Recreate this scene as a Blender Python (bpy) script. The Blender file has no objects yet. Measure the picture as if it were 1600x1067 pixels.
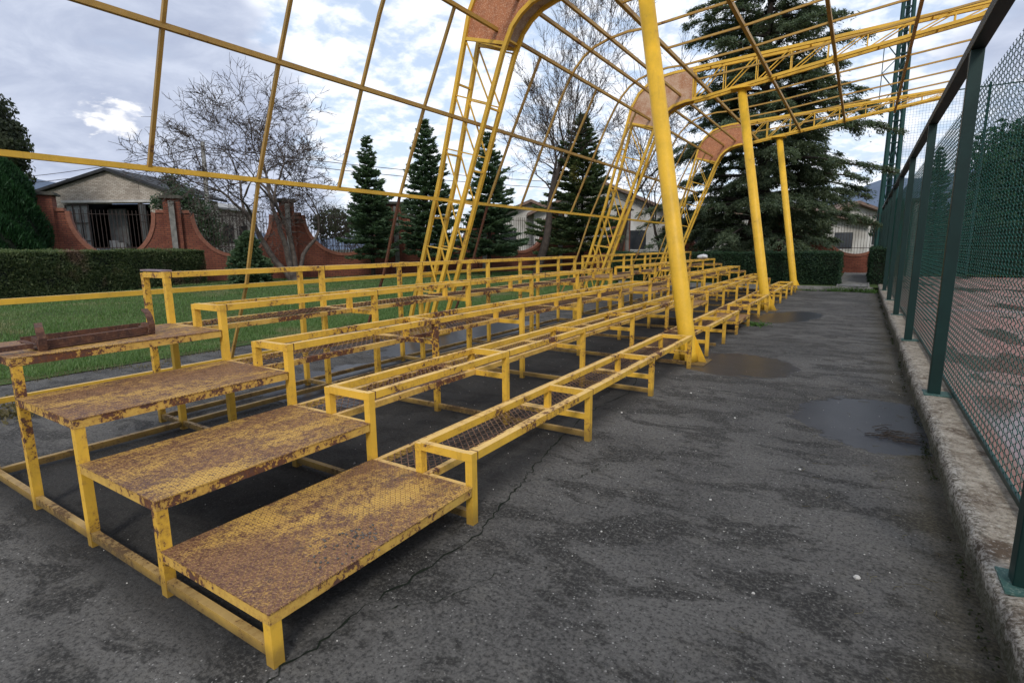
import bpy, bmesh, math, random
import numpy as np
from mathutils import Vector, Matrix
S = bpy.context.scene
rad = math.radians
# ---------------------------------------------------------------- camera
cd = bpy.data.cameras.new('camera'); cam = bpy.data.objects.new('camera', cd); S.collection.objects.link(cam)
r_, u_, f_ = Vector((.84267, .53836, -.00891)), Vector((-.08477, .14898, .9852)), Vector((-.53172, .82944, -.17118))
cam.matrix_world = Matrix(((r_.x, u_.x, -f_.x, 0), (r_.y, u_.y, -f_.y, 0), (r_.z, u_.z, -f_.z, 1.65), (0, 0, 0, 1)))
cd.sensor_width = 36; cd.lens = 843.08/1600*36; cd.clip_start = .05; cd.clip_end = 9000
S.camera = cam
# ---------------------------------------------------------------- node helpers
class NT:
    def __init__(s, tree): s.t = tree; s.n = tree.nodes; s.l = tree.links
    def node(s, typ, ins=None, **kw):
        n = s.n.new(typ)
        for k, v in kw.items(): setattr(n, k, v)
        for k, v in (ins or {}).items():
            sk = n.inputs[k]
            if isinstance(v, bpy.types.NodeSocket): s.l.new(v, sk)
            else: sk.default_value = v
        return n
    def m(s, op, a, b=0., c=0.):
        n = s.n.new('ShaderNodeMath'); n.operation = op
        for i, v in enumerate((a, b, c)):
            if isinstance(v, bpy.types.NodeSocket): s.l.new(v, n.inputs[i])
            else: n.inputs[i].default_value = v
        return n.outputs[0]
    def vm(s, op, a, b=(0, 0, 0)):
        n = s.n.new('ShaderNodeVectorMath'); n.operation = op
        for i, v in enumerate((a, b)):
            if isinstance(v, bpy.types.NodeSocket): s.l.new(v, n.inputs[i])
            else: n.inputs[i].default_value = v
        return n.outputs['Value'] if op in ('DOT_PRODUCT', 'LENGTH', 'DISTANCE') else n.outputs[0]
    def ss(s, v, a, b, o0=0., o1=1.):
        n = s.node('ShaderNodeMapRange', {'Value': v, 'From Min': a, 'From Max': b, 'To Min': o0, 'To Max': o1}, interpolation_type='SMOOTHSTEP')
        return n.outputs[0]
    def noise(s, vec, scale, detail=4, rough=.55, dist=0., out=0):
        n = s.node('ShaderNodeTexNoise', {'Vector': vec, 'Scale': scale, 'Detail': detail, 'Roughness': rough, 'Distortion': dist})
        return n.outputs[out]
    def vor(s, vec, scale, feature='F1', out=0, rnd=1.):
        n = s.node('ShaderNodeTexVoronoi', {'Vector': vec, 'Scale': scale, 'Randomness': rnd}, feature=feature)
        return n.outputs[out]
    def mix(s, f, a, b, blend='MIX'):
        n = s.n.new('ShaderNodeMix'); n.data_type = 'RGBA'; n.blend_type = blend
        for i, v in ((0, f), (6, a), (7, b)):
            if isinstance(v, bpy.types.NodeSocket): s.l.new(v, n.inputs[i])
            else: n.inputs[i].default_value = (tuple(v)+(1,))[:4] if isinstance(v, (tuple, list)) else v
        return n.outputs[2]
    def scl(s, vec, v3): return s.vm('MULTIPLY', vec, v3)
    def xyz(s, vec):
        n = s.node('ShaderNodeSeparateXYZ', {0: vec}); return n.outputs
    def comb(s, x, y, z=0.):
        n = s.node('ShaderNodeCombineXYZ', {0: x, 1: y, 2: z}); return n.outputs[0]
# ---------------------------------------------------------------- world
SUN_AZ, SUN_EL = 150., 40.       # compass style: degrees clockwise from +Y
W = bpy.data.worlds.new('World'); S.world = W; W.use_nodes = True
W.node_tree.nodes.clear(); w = NT(W.node_tree)
sky = w.node('ShaderNodeTexSky', sky_type='NISHITA', sun_disc=False, sun_elevation=rad(SUN_EL), sun_rotation=rad(SUN_AZ), air_density=1.0, dust_density=1.5)
D = w.vm('NORMALIZE', w.node('ShaderNodeTexCoord').outputs['Generated'])
dx, dy, dz = w.xyz(D)
den = w.m('ADD', w.m('MAXIMUM', dz, 0.), .26)
P = w.comb(w.m('DIVIDE', dx, den), w.m('DIVIDE', dy, den), 0.)
big = w.noise(P, 1.5, 4, .5, .3); mid = w.noise(w.vm('ADD', P, (7.3, 2.1, 0)), 4.0, 6, .6, .4); puff = w.noise(w.vm('ADD', P, (1.3, 9.1, 0)), 12., 5, .55, .2)
def toward(v, a, b): return w.ss(w.vm('DOT_PRODUCT', D, v), a, b)
brightdir = toward((-.36, .90, .25), .82, .985)
cumdir = toward((-.60, .70, .40), .93, .985)
darkL = toward((-.93, .30, .20), .84, .97)
darkR = toward((.10, .975, .20), .90, .99)
blue = w.mix(.62, w.mix(1., sky.outputs[0], (1.25, 1.12, 1.12, 1), 'MULTIPLY'), (6.0, 7.2, 8.9, 1))
white = (8.6, 8.9, 9.6, 1); grey = (3.7, 4.2, 5.5, 1)
# thin white cloud over blue
thin = w.ss(w.m('ADD', w.m('MULTIPLY', puff, .55), w.m('MULTIPLY', mid, .5)), .44, .60)
c1 = w.mix(thin, blue, white)
# heavy grey cloud
gsum = w.m('ADD', w.m('ADD', big, w.m('MULTIPLY', mid, .30)), w.m('MULTIPLY', darkL, .30))
gsum = w.m('ADD', gsum, w.m('MULTIPLY', darkR, .20))
gsum = w.m('SUBTRACT', gsum, w.m('MULTIPLY', brightdir, .40))
gsum = w.m('SUBTRACT', gsum, w.m('MULTIPLY', cumdir, .34))
gm = w.ss(gsum, .60, .80)
gcol = w.mix(w.ss(mid, .30, .72), grey, (5.4, 5.9, 7.1, 1))
c2 = w.mix(gm, c1, gcol)
# a gap in the cloud, upper left
hd = w.vm('DISTANCE', w.scl(D, (1, 1, 1.6)), (-.909, .375, .290))
hole = w.ss(w.m('ADD', hd, w.m('MULTIPLY', w.m('SUBTRACT', puff, .5), .16)), .042, .014)
c3 = w.mix(w.m('MULTIPLY', hole, .9), c2, (8.6, 8.6, 8.8, 1))
low = w.ss(dz, .10, -.02)
c4 = w.mix(w.m('MULTIPLY', low, .5), c3, (4.6, 5.0, 5.9, 1))
bg = w.node('ShaderNodeBackground', {'Color': c4, 'Strength': .102})
w.l.new(bg.outputs[0], w.node('ShaderNodeOutputWorld').inputs[0])
W.cycles.sampling_method = 'AUTOMATIC'
# ---------------------------------------------------------------- sun
sl = bpy.data.lights.new('sun', 'SUN'); sl.energy = 1.5; sl.angle = rad(14); sl.color = (1, .94, .84)
so = bpy.data.objects.new('sun', sl); S.collection.objects.link(so)
sd = Vector((math.sin(rad(SUN_AZ))*math.cos(rad(SUN_EL)), math.cos(rad(SUN_AZ))*math.cos(rad(SUN_EL)), math.sin(rad(SUN_EL))))
so.rotation_euler = sd.to_track_quat('Z', 'Y').to_euler()
S.view_settings.view_transform = 'Standard'; S.view_settings.look = 'None'; S.view_settings.gamma = 1
S.view_settings.use_curve_mapping = False; S.view_settings.exposure = 0.36
S.render.engine = 'CYCLES'
# ---------------------------------------------------------------- materials
def newmat(name):
    m = bpy.data.materials.new(name); m.use_nodes = True; m.node_tree.nodes.clear(); return m, NT(m.node_tree)
def finish(t, col, rough=.7, bump=None, bstr=.3, bdist=.01, metal=0., spec=.5, **extra):
    ins = {'Base Color': col if isinstance(col, bpy.types.NodeSocket) else tuple(col)+(1,), 'Roughness': rough, 'Metallic': metal, 'Specular IOR Level': spec}
    if bump is not None:
        b = t.node('ShaderNodeBump', {'Height': bump, 'Strength': bstr, 'Distance': bdist}); ins['Normal'] = b.outputs[0]
    ins.update(extra)
    p = t.node('ShaderNodeBsdfPrincipled', ins)
    t.l.new(p.outputs[0], t.node('ShaderNodeOutputMaterial').inputs[0])
def pos(t): return t.node('ShaderNodeNewGeometry').outputs['Position']
RUST = (.085, .032, .016)
def yellow(name, rust=.5, base=(.76, .45, .050), grime=.6, top_pale=.55):
    """rust: 0..1 share of paint gone"""
    m, t = newmat(name); p = pos(t)
    n1 = t.noise(p, 3.2, 6, .65); n2 = t.noise(t.vm('ADD', p, (5, 3, 1)), 28., 5, .7); n3 = t.noise(p, 95., 3, .6); n4 = t.noise(t.vm('ADD', p, (1, 8, 4)), 1.1, 3, .5)
    c = t.mix(t.ss(n1, .3, .7), base, (base[0]*.78, base[1]*.80, base[2]*.9))
    c = t.mix(t.m('MULTIPLY', t.ss(n2, .52, .72), .35), c, (base[0]*1.12, base[1]*1.22, base[2]*2.6))
    k = t.m('ADD', t.m('ADD', t.m('MULTIPLY', n1, .55), t.m('MULTIPLY', n2, .50)), t.m('MULTIPLY', n4, .35))
    k = t.m('ADD', k, t.m('MULTIPLY', n3, .12))
    th = 1.02 - .34*rust
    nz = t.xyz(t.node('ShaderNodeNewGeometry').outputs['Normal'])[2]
    c = t.mix(t.m('MULTIPLY', t.ss(t.m('ADD', nz, t.m('MULTIPLY', n2, .3)), .75, 1.05), top_pale), c, (.74, .52, .24))  # mixes in a paler tone on upward-facing faces
    chip = t.ss(k, th, th+.035)
    halo = t.ss(k, th-.09, th+.01)
    c = t.mix(t.m('MULTIPLY', halo, .45), c, (.36, .17, .035))
    rc = t.mix(t.ss(n3, .35, .65), RUST, (.17, .062, .025))
    rc = t.mix(t.ss(n2, .45, .6), rc, (.10, .048, .034))
    c = t.mix(chip, c, rc)
    z = t.xyz(p)[2]
    gr = t.m('MULTIPLY', t.ss(t.m('ADD', z, t.m('MULTIPLY', n1, -.12)), .10, -.03), grime)
    c = t.mix(gr, c, (.11, .075, .03))
    dirt = t.m('MULTIPLY', t.ss(t.noise(t.scl(p, (9, 9, 2.2)), 1.7, 5, .65), .52, .75), .30*min(1., grime+.3))
    c = t.mix(dirt, c, (.17, .105, .035))
    h = t.m('ADD', t.m('MULTIPLY', chip, -.6), t.m('MULTIPLY', n3, .25))
    finish(t, c, t.ss(chip, 0, 1, .48, .85), h, .35, .003, spec=.35)
    return m
M = {}
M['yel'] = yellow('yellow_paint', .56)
M['yelclean'] = yellow('yellow_paint_column', .30, base=(.78, .46, .030), grime=.35, top_pale=0)
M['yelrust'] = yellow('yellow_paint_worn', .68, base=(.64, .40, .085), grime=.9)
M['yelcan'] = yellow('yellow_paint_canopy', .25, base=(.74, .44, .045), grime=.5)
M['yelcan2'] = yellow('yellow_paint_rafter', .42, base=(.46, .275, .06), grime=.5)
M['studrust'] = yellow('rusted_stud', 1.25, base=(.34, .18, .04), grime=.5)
def plate():
    m, t = newmat('worn_tread_plate'); p = pos(t); X, Y, Z = t.xyz(p)
    s = .0200
    def lens(ox, oy, ang):
        u = t.m('SUBTRACT', t.m('FRACT', t.m('ADD', t.m('DIVIDE', X, 2*s), ox)), .5)
        v = t.m('SUBTRACT', t.m('FRACT', t.m('ADD', t.m('DIVIDE', Y, 2*s), oy)), .5)
        c_, s_ = math.cos(ang), math.sin(ang)
        a = t.m('ADD', t.m('MULTIPLY', u, c_), t.m('MULTIPLY', v, s_))
        b = t.m('SUBTRACT', t.m('MULTIPLY', v, c_), t.m('MULTIPLY', u, s_))
        d = t.m('ADD', t.m('POWER', t.m('ABSOLUTE', t.m('DIVIDE', a, .25)), 2.), t.m('POWER', t.m('ABSOLUTE', t.m('DIVIDE', b, .075)), 2.))
        return t.ss(d, 1.5, .25)
    L = t.m('MAXIMUM', t.m('MAXIMUM', lens(0, 0, rad(45)), lens(.5, .5, rad(45))), t.m('MAXIMUM', lens(.5, 0, rad(-45)), lens(0, .5, rad(-45))))
    st = t.scl(p, (1.0, .38, 1.0))
    n1 = t.noise(st, 4.2, 6, .66, .3); n2 = t.noise(p, 22., 5, .7); n3 = t.noise(p, 85., 4, .7); n0 = t.noise(t.vm('ADD', p, (3, 3, 7)), 1.6, 3, .5)
    rustc = t.mix(t.ss(n2, .35, .65), (.105, .046, .030), (.185, .088, .048))
    rustc = t.mix(t.m('MULTIPLY', t.ss(n3, .47, .62), .7), rustc, (.34, .19, .085))
    rustc = t.mix(t.m('MULTIPLY', t.ss(n0, .5, .7), .5), rustc, (.085, .048, .045))
    yel = t.mix(t.ss(n2, .4, .7), (.64, .39, .08), (.40, .225, .06))
    k = t.m('ADD', t.m('ADD', t.m('MULTIPLY', n1, .60), t.m('MULTIPLY', n2, .58)), t.m('MULTIPLY', n3, .34))
    k = t.m('ADD', k, t.m('MULTIPLY', n0, .35))
    base = t.ss(k, .90, 1.07)
    halo = t.m('MULTIPLY', t.ss(k, .66, .84), t.m('MULTIPLY', t.ss(n2, .34, .50), t.ss(t.m('ABSOLUTE', t.m('SUBTRACT', L, .45)), .36, .16)))
    f = t.m('MAXIMUM', t.m('MULTIPLY', base, t.ss(L, .95, .55, .12, 1.)), t.m('MULTIPLY', halo, .95))
    c = t.mix(f, rustc, yel)
    c = t.mix(t.m('MULTIPLY', t.ss(t.noise(t.vm('ADD', p, (8, 1, 2)), 6., 5, .7), .58, .72), .55), c, (.06, .045, .038))
    h = t.m('ADD', t.m('MULTIPLY', L, 1.), t.m('MULTIPLY', n3, .22))
    finish(t, c, t.ss(n2, .3, .7, .42, .72), h, .9, .0035, spec=.4)
    return m
M['plate'] = plate()
def simple(name, c1, c2, scale=6., rough=.8, bstr=.3, bdist=.01, detail=6, spec=.3, fine=60., c3=None):
    m, t = newmat(name); p = pos(t); n = t.noise(p, scale, detail, .62); n2 = t.noise(p, fine, 4, .65)
    c = t.mix(t.ss(n, .32, .68), c1, c2)
    if c3: c = t.mix(t.ss(n2, .5, .68), c, c3)
    finish(t, c, rough, t.m('ADD', n, t.m('MULTIPLY', n2, .5)), bstr, bdist, spec=spec)
    return m
M['rust'] = simple('rusted_steel', (.055, .028, .022), (.12, .052, .030), 18, .8, .4, .004, c3=(.16, .085, .05))
M['rustmesh'] = simple('rusted_mesh', (.105, .055, .045), (.20, .115, .075), 3, .8, .3, .003, c3=(.33, .21, .09))
M['gusset'] = simple('gusset_sheet', (.44, .17, .075), (.30, .11, .05), 9, .7, .2, .003, c3=(.60, .38, .25))
M['gussetpale'] = simple('gusset_sheet_pale', (.50, .33, .22), (.36, .16, .075), 4, .7, .2, .003, c3=(.60, .50, .40))
M['soffit'] = simple('soffit_sheet', (.40, .33, .27), (.27, .15, .08), 5, .7, .2, .003, c3=(.5, .45, .4))
M['green'] = simple('green_paint', (.002, .019, .016), (.003, .026, .022), 3, .42, .1, .002, spec=.4)
M['greentop'] = simple('dark_green_rail', (.007, .014, .016), (.010, .019, .021), 3, .5, .1, .002, spec=.4)
M['wire'] = simple('green_wire', (.003, .066, .050), (.004, .092, .072), 3, .45, .0, .002, spec=.4)
M['teal'] = simple('teal_base_paint', (.03, .085, .075), (.05, .11, .095), 14, .6, .2, .003, c3=(.16, .22, .19))
M['mast'] = simple('mast_green', (.007, .042, .038), (.012, .058, .052), 2, .5, .1, .003)
M['bark'] = simple('grey_bark', (.16, .135, .115), (.075, .060, .052), 5, .95, .8, .02, fine=40)
M['barkdark'] = simple('dark_bark', (.060, .048, .040), (.030, .024, .020), 5, .95, .7, .02, fine=40)
M['twig'] = simple('twig', (.040, .031, .027), (.070, .055, .047), 3, .9, .0, .01)
M['stone'] = simple('pebble', (.045, .042, .038), (.13, .12, .11), 25, .9, .4, .003)
M['chip'] = simple('pale_chip', (.42, .41, .38), (.62, .60, .56), 25, .8, .2, .003)
M['white'] = simple('white_plaster', (.50, .49, .47), (.30, .285, .26), .7, .9, .2, .01, c3=(.66, .66, .64))
M['dark'] = simple('dark_interior', (.010, .010, .010), (.016, .015, .014), 1.5, .9, .0)
M['glass'] = simple('window_glass', (.02, .025, .03), (.04, .045, .05), 1.5, .12, .0, spec=.6)
M['roof'] = simple('weathered_roof', (.20, .13, .10), (.12, .09, .075), 3, .9, .4, .02, c3=(.25, .18, .15))
M['roofdark'] = simple('dark_roof', (.022, .024, .028), (.04, .042, .045), 3, .8, .3, .02)
M['asbestos'] = simple('pale_sheet_roof', (.38, .38, .37), (.24, .24, .23), 2, .9, .3, .02)
M['concrete'] = simple('concrete_post', (.24, .235, .22), (.13, .13, .12), 5, .9, .4, .01)
M['cap'] = simple('dark_cap', (.10, .095, .08), (.055, .055, .045), 6, .9, .5, .02)
M['iron'] = simple('iron_bars', (.030, .024, .022), (.055, .035, .028), 5, .7, .0)
M['purple'] = simple('dull_cap_plate', (.17, .12, .14), (.23, .17, .18), 9, .5, .1, .002)
M['bag'] = simple('white_plastic', (.75, .75, .75), (.65, .65, .66), 9, .4, .1, .004)
M['mount'] = simple('hazed_hills', (.085, .115, .17), (.105, .14, .20), .01, 1., .0)  # distance haze painted into the hill colour as bluish grey
M['coping'] = simple('coping_brick', (.25, .105, .07), (.18, .075, .05), 8, .85, .3, .006, c3=(.31, .14, .09))
M['soil'] = simple('soil', (.05, .045, .03), (.03, .035, .02), 5, .95, .5, .02)
M['car'] = simple('silver_car_paint', (.10, .11, .13), (.12, .13, .15), 3, .3, .0, spec=.6)
M['panelgrey'] = simple('door_sheet', (.19, .20, .20), (.12, .115, .11), 2.5, .7, .2, .004, c3=(.23, .23, .22))
def leafmat(name, cols, trans=.0, scale=1.3, rough=.62):
    m, t = newmat(name); p = pos(t)
    n = t.noise(p, scale, 4, .6); n2 = t.noise(p, scale*14, 3, .6)
    c = t.mix(t.ss(n, .3, .7), cols[0], cols[1]); c = t.mix(t.ss(n2, .42, .68), c, cols[2])
    if len(cols) > 3: c = t.mix(t.ss(t.noise(t.vm('ADD', p, (4, 7, 2)), scale*.8, 3, .6), .54, .68), c, cols[3])
    pb = t.node('ShaderNodeBsdfPrincipled', {'Base Color': c, 'Roughness': rough, 'Specular IOR Level': .3})
    tl = t.node('ShaderNodeBsdfTranslucent', {'Color': t.mix(1., c, (1.25, 1.35, .75, 1), 'MULTIPLY')})
    mx = t.node('ShaderNodeMixShader', {0: .34, 1: pb.outputs[0], 2: tl.outputs[0]})
    t.l.new(mx.outputs[0], t.node('ShaderNodeOutputMaterial').inputs[0])
    return m
M['fir'] = leafmat('fir_needles', [(.030, .066, .042), (.060, .108, .056), (.13, .19, .10)])
M['firyel'] = leafmat('yellowing_needles', [(.034, .066, .036), (.060, .095, .042), (.13, .165, .070), (.21, .185, .060)], scale=.6)
M['cedar'] = leafmat('cedar_needles', [(.032, .058, .040), (.075, .105, .060), (.17, .21, .12)])
M['thuja'] = leafmat('thuja_leaves', [(.010, .040, .016), (.018, .060, .020), (.035, .095, .035)])
M['broad'] = leafmat('evergreen_leaves', [(.020, .030, .016), (.035, .045, .020), (.06, .075, .035)])
M['magn'] = leafmat('glossy_leaves', [(.022, .045, .020), (.035, .065, .030), (.075, .115, .065)], rough=.4)
M['hedge'] = leafmat('hedge_leaves', [(.046, .074, .030), (.080, .115, .046), (.15, .18, .08), (.18, .12, .09)], scale=.8)
M['hedge2'] = leafmat('hedge_leaves_dark', [(.014, .038, .024), (.026, .058, .030), (.055, .105, .050)], scale=.8)
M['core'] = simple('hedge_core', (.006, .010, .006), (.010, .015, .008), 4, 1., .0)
M['grassbl'] = leafmat('grass_blades', [(.070, .140, .040), (.100, .180, .055), (.150, .225, .085), (.21, .21, .11)], scale=.9)
M['weed'] = leafmat('weed_leaves', [(.04, .09, .02), (.06, .13, .03), (.10, .17, .05)])
M['moss'] = leafmat('dull_moss', [(.020, .030, .010), (.035, .045, .016), (.06, .07, .028)])
M['dry'] = leafmat('dry_weeds', [(.09, .075, .035), (.14, .12, .06), (.20, .17, .10)])
M['scrub'] = leafmat('bare_scrub', [(.055, .042, .040), (.075, .058, .05), (.11, .09, .075)])
def brick(name, c1, c2, mortar, dirv, scale=1., pale=None):
    """dirv: horizontal unit vector of the wall"""
    m, t = newmat(name); p = pos(t)
    u = t.vm('DOT_PRODUCT', p, (dirv[0], dirv[1], 0)); z = t.xyz(p)[2]
    v = t.comb(u, z, 0)
    b = t.node('ShaderNodeTexBrick', {'Vector': v, 'Color1': c1+(1,), 'Color2': c2+(1,), 'Mortar': mortar+(1,), 'Scale': scale, 'Mortar Size': .010, 'Mortar Smooth': .2, 'Brick Width': .25, 'Row Height': .085, 'Bias': 0.})
    n = t.noise(p, 1.2, 5, .6); n2 = t.noise(p, 20, 4, .65)
    c = t.mix(t.m('MULTIPLY', t.ss(n, .42, .72), .45), b.outputs[0], (c2[0]*.45, c2[1]*.45, c2[2]*.45))
    c = t.mix(t.m('MULTIPLY', t.ss(n2, .52, .7), .35), c, pale or (c1[0]*1.3, c1[1]*1.6, c1[2]*1.8))
    finish(t, c, .85, t.m('ADD', t.m('MULTIPLY', b.outputs[1], -1.), t.m('MULTIPLY', n2, .3)), .5, .008, spec=.2)
    return m
WD = (.5185, .8551)            # direction of the long brick wall
RD = (.84267, .53836)
M['brickL'] = brick('red_brick', (.225, .080, .048), (.165, .055, .038), (.075, .042, .034), WD)
M['brickF'] = brick('red_brick_far', (.21, .072, .045), (.155, .050, .035), (.085, .040, .030), (1, 0))
M['brickW'] = brick('pale_brick', (.50, .45, .39), (.36, .31, .26), (.13, .11, .09), RD, pale=(.50, .47, .42))
# asphalt
def asphalt():
    m, t = newmat('asphalt'); p = pos(t); X, Y, Z = t.xyz(p)
    st = t.scl(p, (.80, 1.55, 1))
    big = t.noise(st, .55, 5, .6, .4); mid = t.noise(t.vm('ADD', st, (3, 9, 0)), 2.1, 6, .65, .5); fine = t.noise(p, 55., 4, .7); vf = t.noise(p, 210., 3, .7)
    c = t.mix(t.ss(big, .35, .65), (.054, .052, .049), (.115, .110, .102))
    c = t.mix(t.m('MULTIPLY', t.ss(t.m('ADD', mid, t.m('MULTIPLY', t.m('SUBTRACT', fine, .5), .12)), .495, .555), .84), c, (.019, .018, .016))
    c = t.mix(t.m('MULTIPLY', t.ss(t.noise(t.vm('ADD', p, (8, 2, 0)), 5.5, 5, .7), .53, .62), .5), c, (.125, .118, .105))
    grit = t.noise(t.vm('ADD', p, (1, 4, 0)), 26., 5, .75)
    c = t.mix(t.m('MULTIPLY', t.ss(grit, .52, .64), .55), c, (.13, .125, .115))
    c = t.mix(t.m('MULTIPLY', t.ss(grit, .48, .36), .65), c, (.014, .013, .012))
    c = t.mix(t.m('MULTIPLY', t.ss(fine, .48, .66), .6), c, (.14, .135, .125))
    c = t.mix(t.m('MULTIPLY', t.ss(fine, .50, .36), .7), c, (.012, .012, .012))
    # aggregate showing through
    va = t.node('ShaderNodeTexVoronoi', {'Vector': p, 'Scale': 62.}, feature='F1')
    pick = t.xyz(va.outputs['Color'])
    agm = t.ss(t.noise(t.vm('ADD', p, (2, 6, 0)), 3.1, 4, .7), .42, .62, .25, 1.)
    ag = t.m('MULTIPLY', t.m('MULTIPLY', agm, t.ss(va.outputs['Distance'], t.m('MULTIPLY', pick[1], .40), t.m('MULTIPLY', pick[1], .24))), t.ss(pick[0], .66, .70))
    c = t.mix(t.m('MULTIPLY', ag, .9), c, (.34, .33, .31))
    vb = t.node('ShaderNodeTexVoronoi', {'Vector': p, 'Scale': 21.}, feature='F1')
    ag2 = t.m('MULTIPLY', t.ss(t.m('ADD', vb.outputs['Distance'], t.m('MULTIPLY', fine, .22)), t.m('ADD', .12, t.m('MULTIPLY', t.xyz(vb.outputs['Color'])[2], .16)), .10), t.ss(t.xyz(vb.outputs['Color'])[1], .84, .86))
    c = t.mix(t.m('MULTIPLY', ag2, .8), c, (.38, .37, .345))
    # brown moss and leaf dirt along the kerb
    km = t.m('MULTIPLY', t.ss(t.m('ADD', X, t.m('MULTIPLY', mid, .55)), .45, .95), .75)
    c = t.mix(km, c, t.mix(t.ss(fine, .4, .6), (.026, .022, .012), (.055, .046, .024)))
    # wet films
    def blob(cx, cy, rx, ry, ang=0.):
        q = t.vm('SUBTRACT', p, (cx, cy, 0)); a, b_, _ = t.xyz(q)
        ca, sa = math.cos(ang), math.sin(ang)
        ax = t.m('ADD', t.m('MULTIPLY', a, ca/rx), t.m('MULTIPLY', b_, sa/rx)); bx = t.m('SUBTRACT', t.m('MULTIPLY', b_, ca/ry), t.m('MULTIPLY', a, sa/ry))
        d = t.m('SQRT', t.m('ADD', t.m('MULTIPLY', ax, ax), t.m('MULTIPLY', bx, bx)))
        return t.ss(t.m('ADD', d, t.m('MULTIPLY', t.m('SUBTRACT', mid, .5), .9)), 1.03, .97)
    wet = blob(.28, 5.95, .72, .88, .25)
    for a in ((-1.35, 8.0, .75, .85, .5), (-1.35, 14.0, .62, 1.35, -.3), (-5.2, 4.6, 1.0, 1.2, 0), (-6.2, 8.2, .7, 2.4, 0)): wet = t.m('MAXIMUM', wet, blob(*a))
    # shade under the steps and benches, painted into the asphalt colour
    def dry(a, b_, x0, x1): return t.m('MULTIPLY', t.ss(a, x0-.12, x0+.12), t.ss(a, x1+.12, x1-.12))  # soft-edged band, bounds the painted shade
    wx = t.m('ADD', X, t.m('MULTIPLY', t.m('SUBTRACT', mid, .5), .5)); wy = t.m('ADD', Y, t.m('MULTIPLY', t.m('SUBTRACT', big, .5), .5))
    undershade = t.m('MULTIPLY', dry(wx, 0, -5.4, -1.95), dry(wy, 0, 1.0, 22.))
    c = t.mix(t.m('MULTIPLY', undershade, .72), c, (.016, .016, .016))
    c = t.mix(t.m('MULTIPLY', wet, .84), c, (.020, .024, .034))
    rough = t.m('ADD', t.m('MULTIPLY', fine, .15), t.m('SUBTRACT', .80, t.m('MULTIPLY', wet, .55)))
    h = t.m('ADD', t.m('MULTIPLY', fine, 1.), t.m('ADD', t.m('MULTIPLY', vf, .6), t.m('MULTIPLY', va.outputs['Distance'], .5)))
    h = t.m('MULTIPLY', h, t.m('SUBTRACT', 1., t.m('MULTIPLY', wet, .86)))
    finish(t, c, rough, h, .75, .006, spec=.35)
    return m
M['asphalt'] = asphalt()
def kerbmat():
    m, t = newmat('weathered_kerb'); p = pos(t)
    n = t.noise(p, 9, 6, .7); n2 = t.noise(p, 48, 6, .75); n3 = t.noise(t.vm('ADD', p, (2, 2, 2)), 2.6, 6, .7)
    X = t.xyz(p)[0]; edge = t.ss(t.m('ADD', X, t.m('MULTIPLY', n3, .16)), .78, .70)
    c = t.mix(t.ss(n, .35, .65), (.20, .165, .125), (.36, .32, .26))
    c = t.mix(t.ss(n3, .52, .64), c, (.10, .072, .05))
    c = t.mix(t.m('MULTIPLY', t.ss(n2, .52, .62), .7), c, (.06, .055, .045))
    c = t.mix(t.m('MULTIPLY', t.ss(n2, .44, .36), .6), c, (.50, .49, .45))
    lich = t.mix(t.ss(n2, .46, .54), (.42, .41, .38), (.045, .042, .034))
    c = t.mix(t.m('MULTIPLY', edge, .5), c, lich)
    z = t.xyz(p)[2]
    c = t.mix(t.m('MULTIPLY', t.ss(z, .165, .06), .80), c, (.035, .038, .022))
    finish(t, c, .9, t.m('ADD', n, n2), .8, .006, spec=.2)
    return m
M['kerb'] = kerbmat()
def courtmat():
    m, t = newmat('clay_court'); p = pos(t); X, Y, Z = t.xyz(p)
    n = t.noise(p, .7, 5, .6, .3); n2 = t.noise(p, 30, 4, .65)
    c = t.mix(t.ss(n, .38, .62), (.25, .125, .105), (.21, .14, .12))
    c = t.mix(t.m('MULTIPLY', t.ss(n2, .5, .65), .5), c, (.27, .14, .115))
    line = t.m('MULTIPLY', t.ss(t.m('ABSOLUTE', t.m('SUBTRACT', Y, 17.)), .05, .045), 1.)
    c = t.mix(t.m('MULTIPLY', line, .7), c, (.15, .24, .32))
    w1 = t.ss(t.m('ADD', t.noise(t.vm('ADD', t.scl(p, (1, .55, 1)), (4.4, 1.2, 0)), .85, 3, .5, .2), t.m('MULTIPLY', t.ss(t.m('ABSOLUTE', t.m('SUBTRACT', Y, 5.5)), 4.2, 1.5), .2)), .575, .60)
    keep = t.ss(X, 1.06, 1.14)
    wet = t.m('MULTIPLY', w1, keep)
    c = t.mix(t.m('MULTIPLY', wet, .35), c, (.12, .10, .10))
    finish(t, c, t.m('SUBTRACT', .8, t.m('MULTIPLY', wet, .72)), t.m('MULTIPLY', n2, t.m('SUBTRACT', 1., wet)), .3, .004, spec=.45)
    return m
M['court'] = courtmat()
def lawnmat():
    m, t = newmat('lawn_soil'); p = pos(t)
    n = t.noise(p, .8, 5, .6); n2 = t.noise(p, 25, 4, .7)
    c = t.mix(t.ss(n, .35, .65), (.040, .070, .020), (.060, .095, .028)); c = t.mix(t.ss(n2, .5, .65), c, (.085, .075, .038))
    finish(t, c, .95, n2, .5, .02, spec=.1); return m
M['lawn'] = lawnmat()
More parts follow.
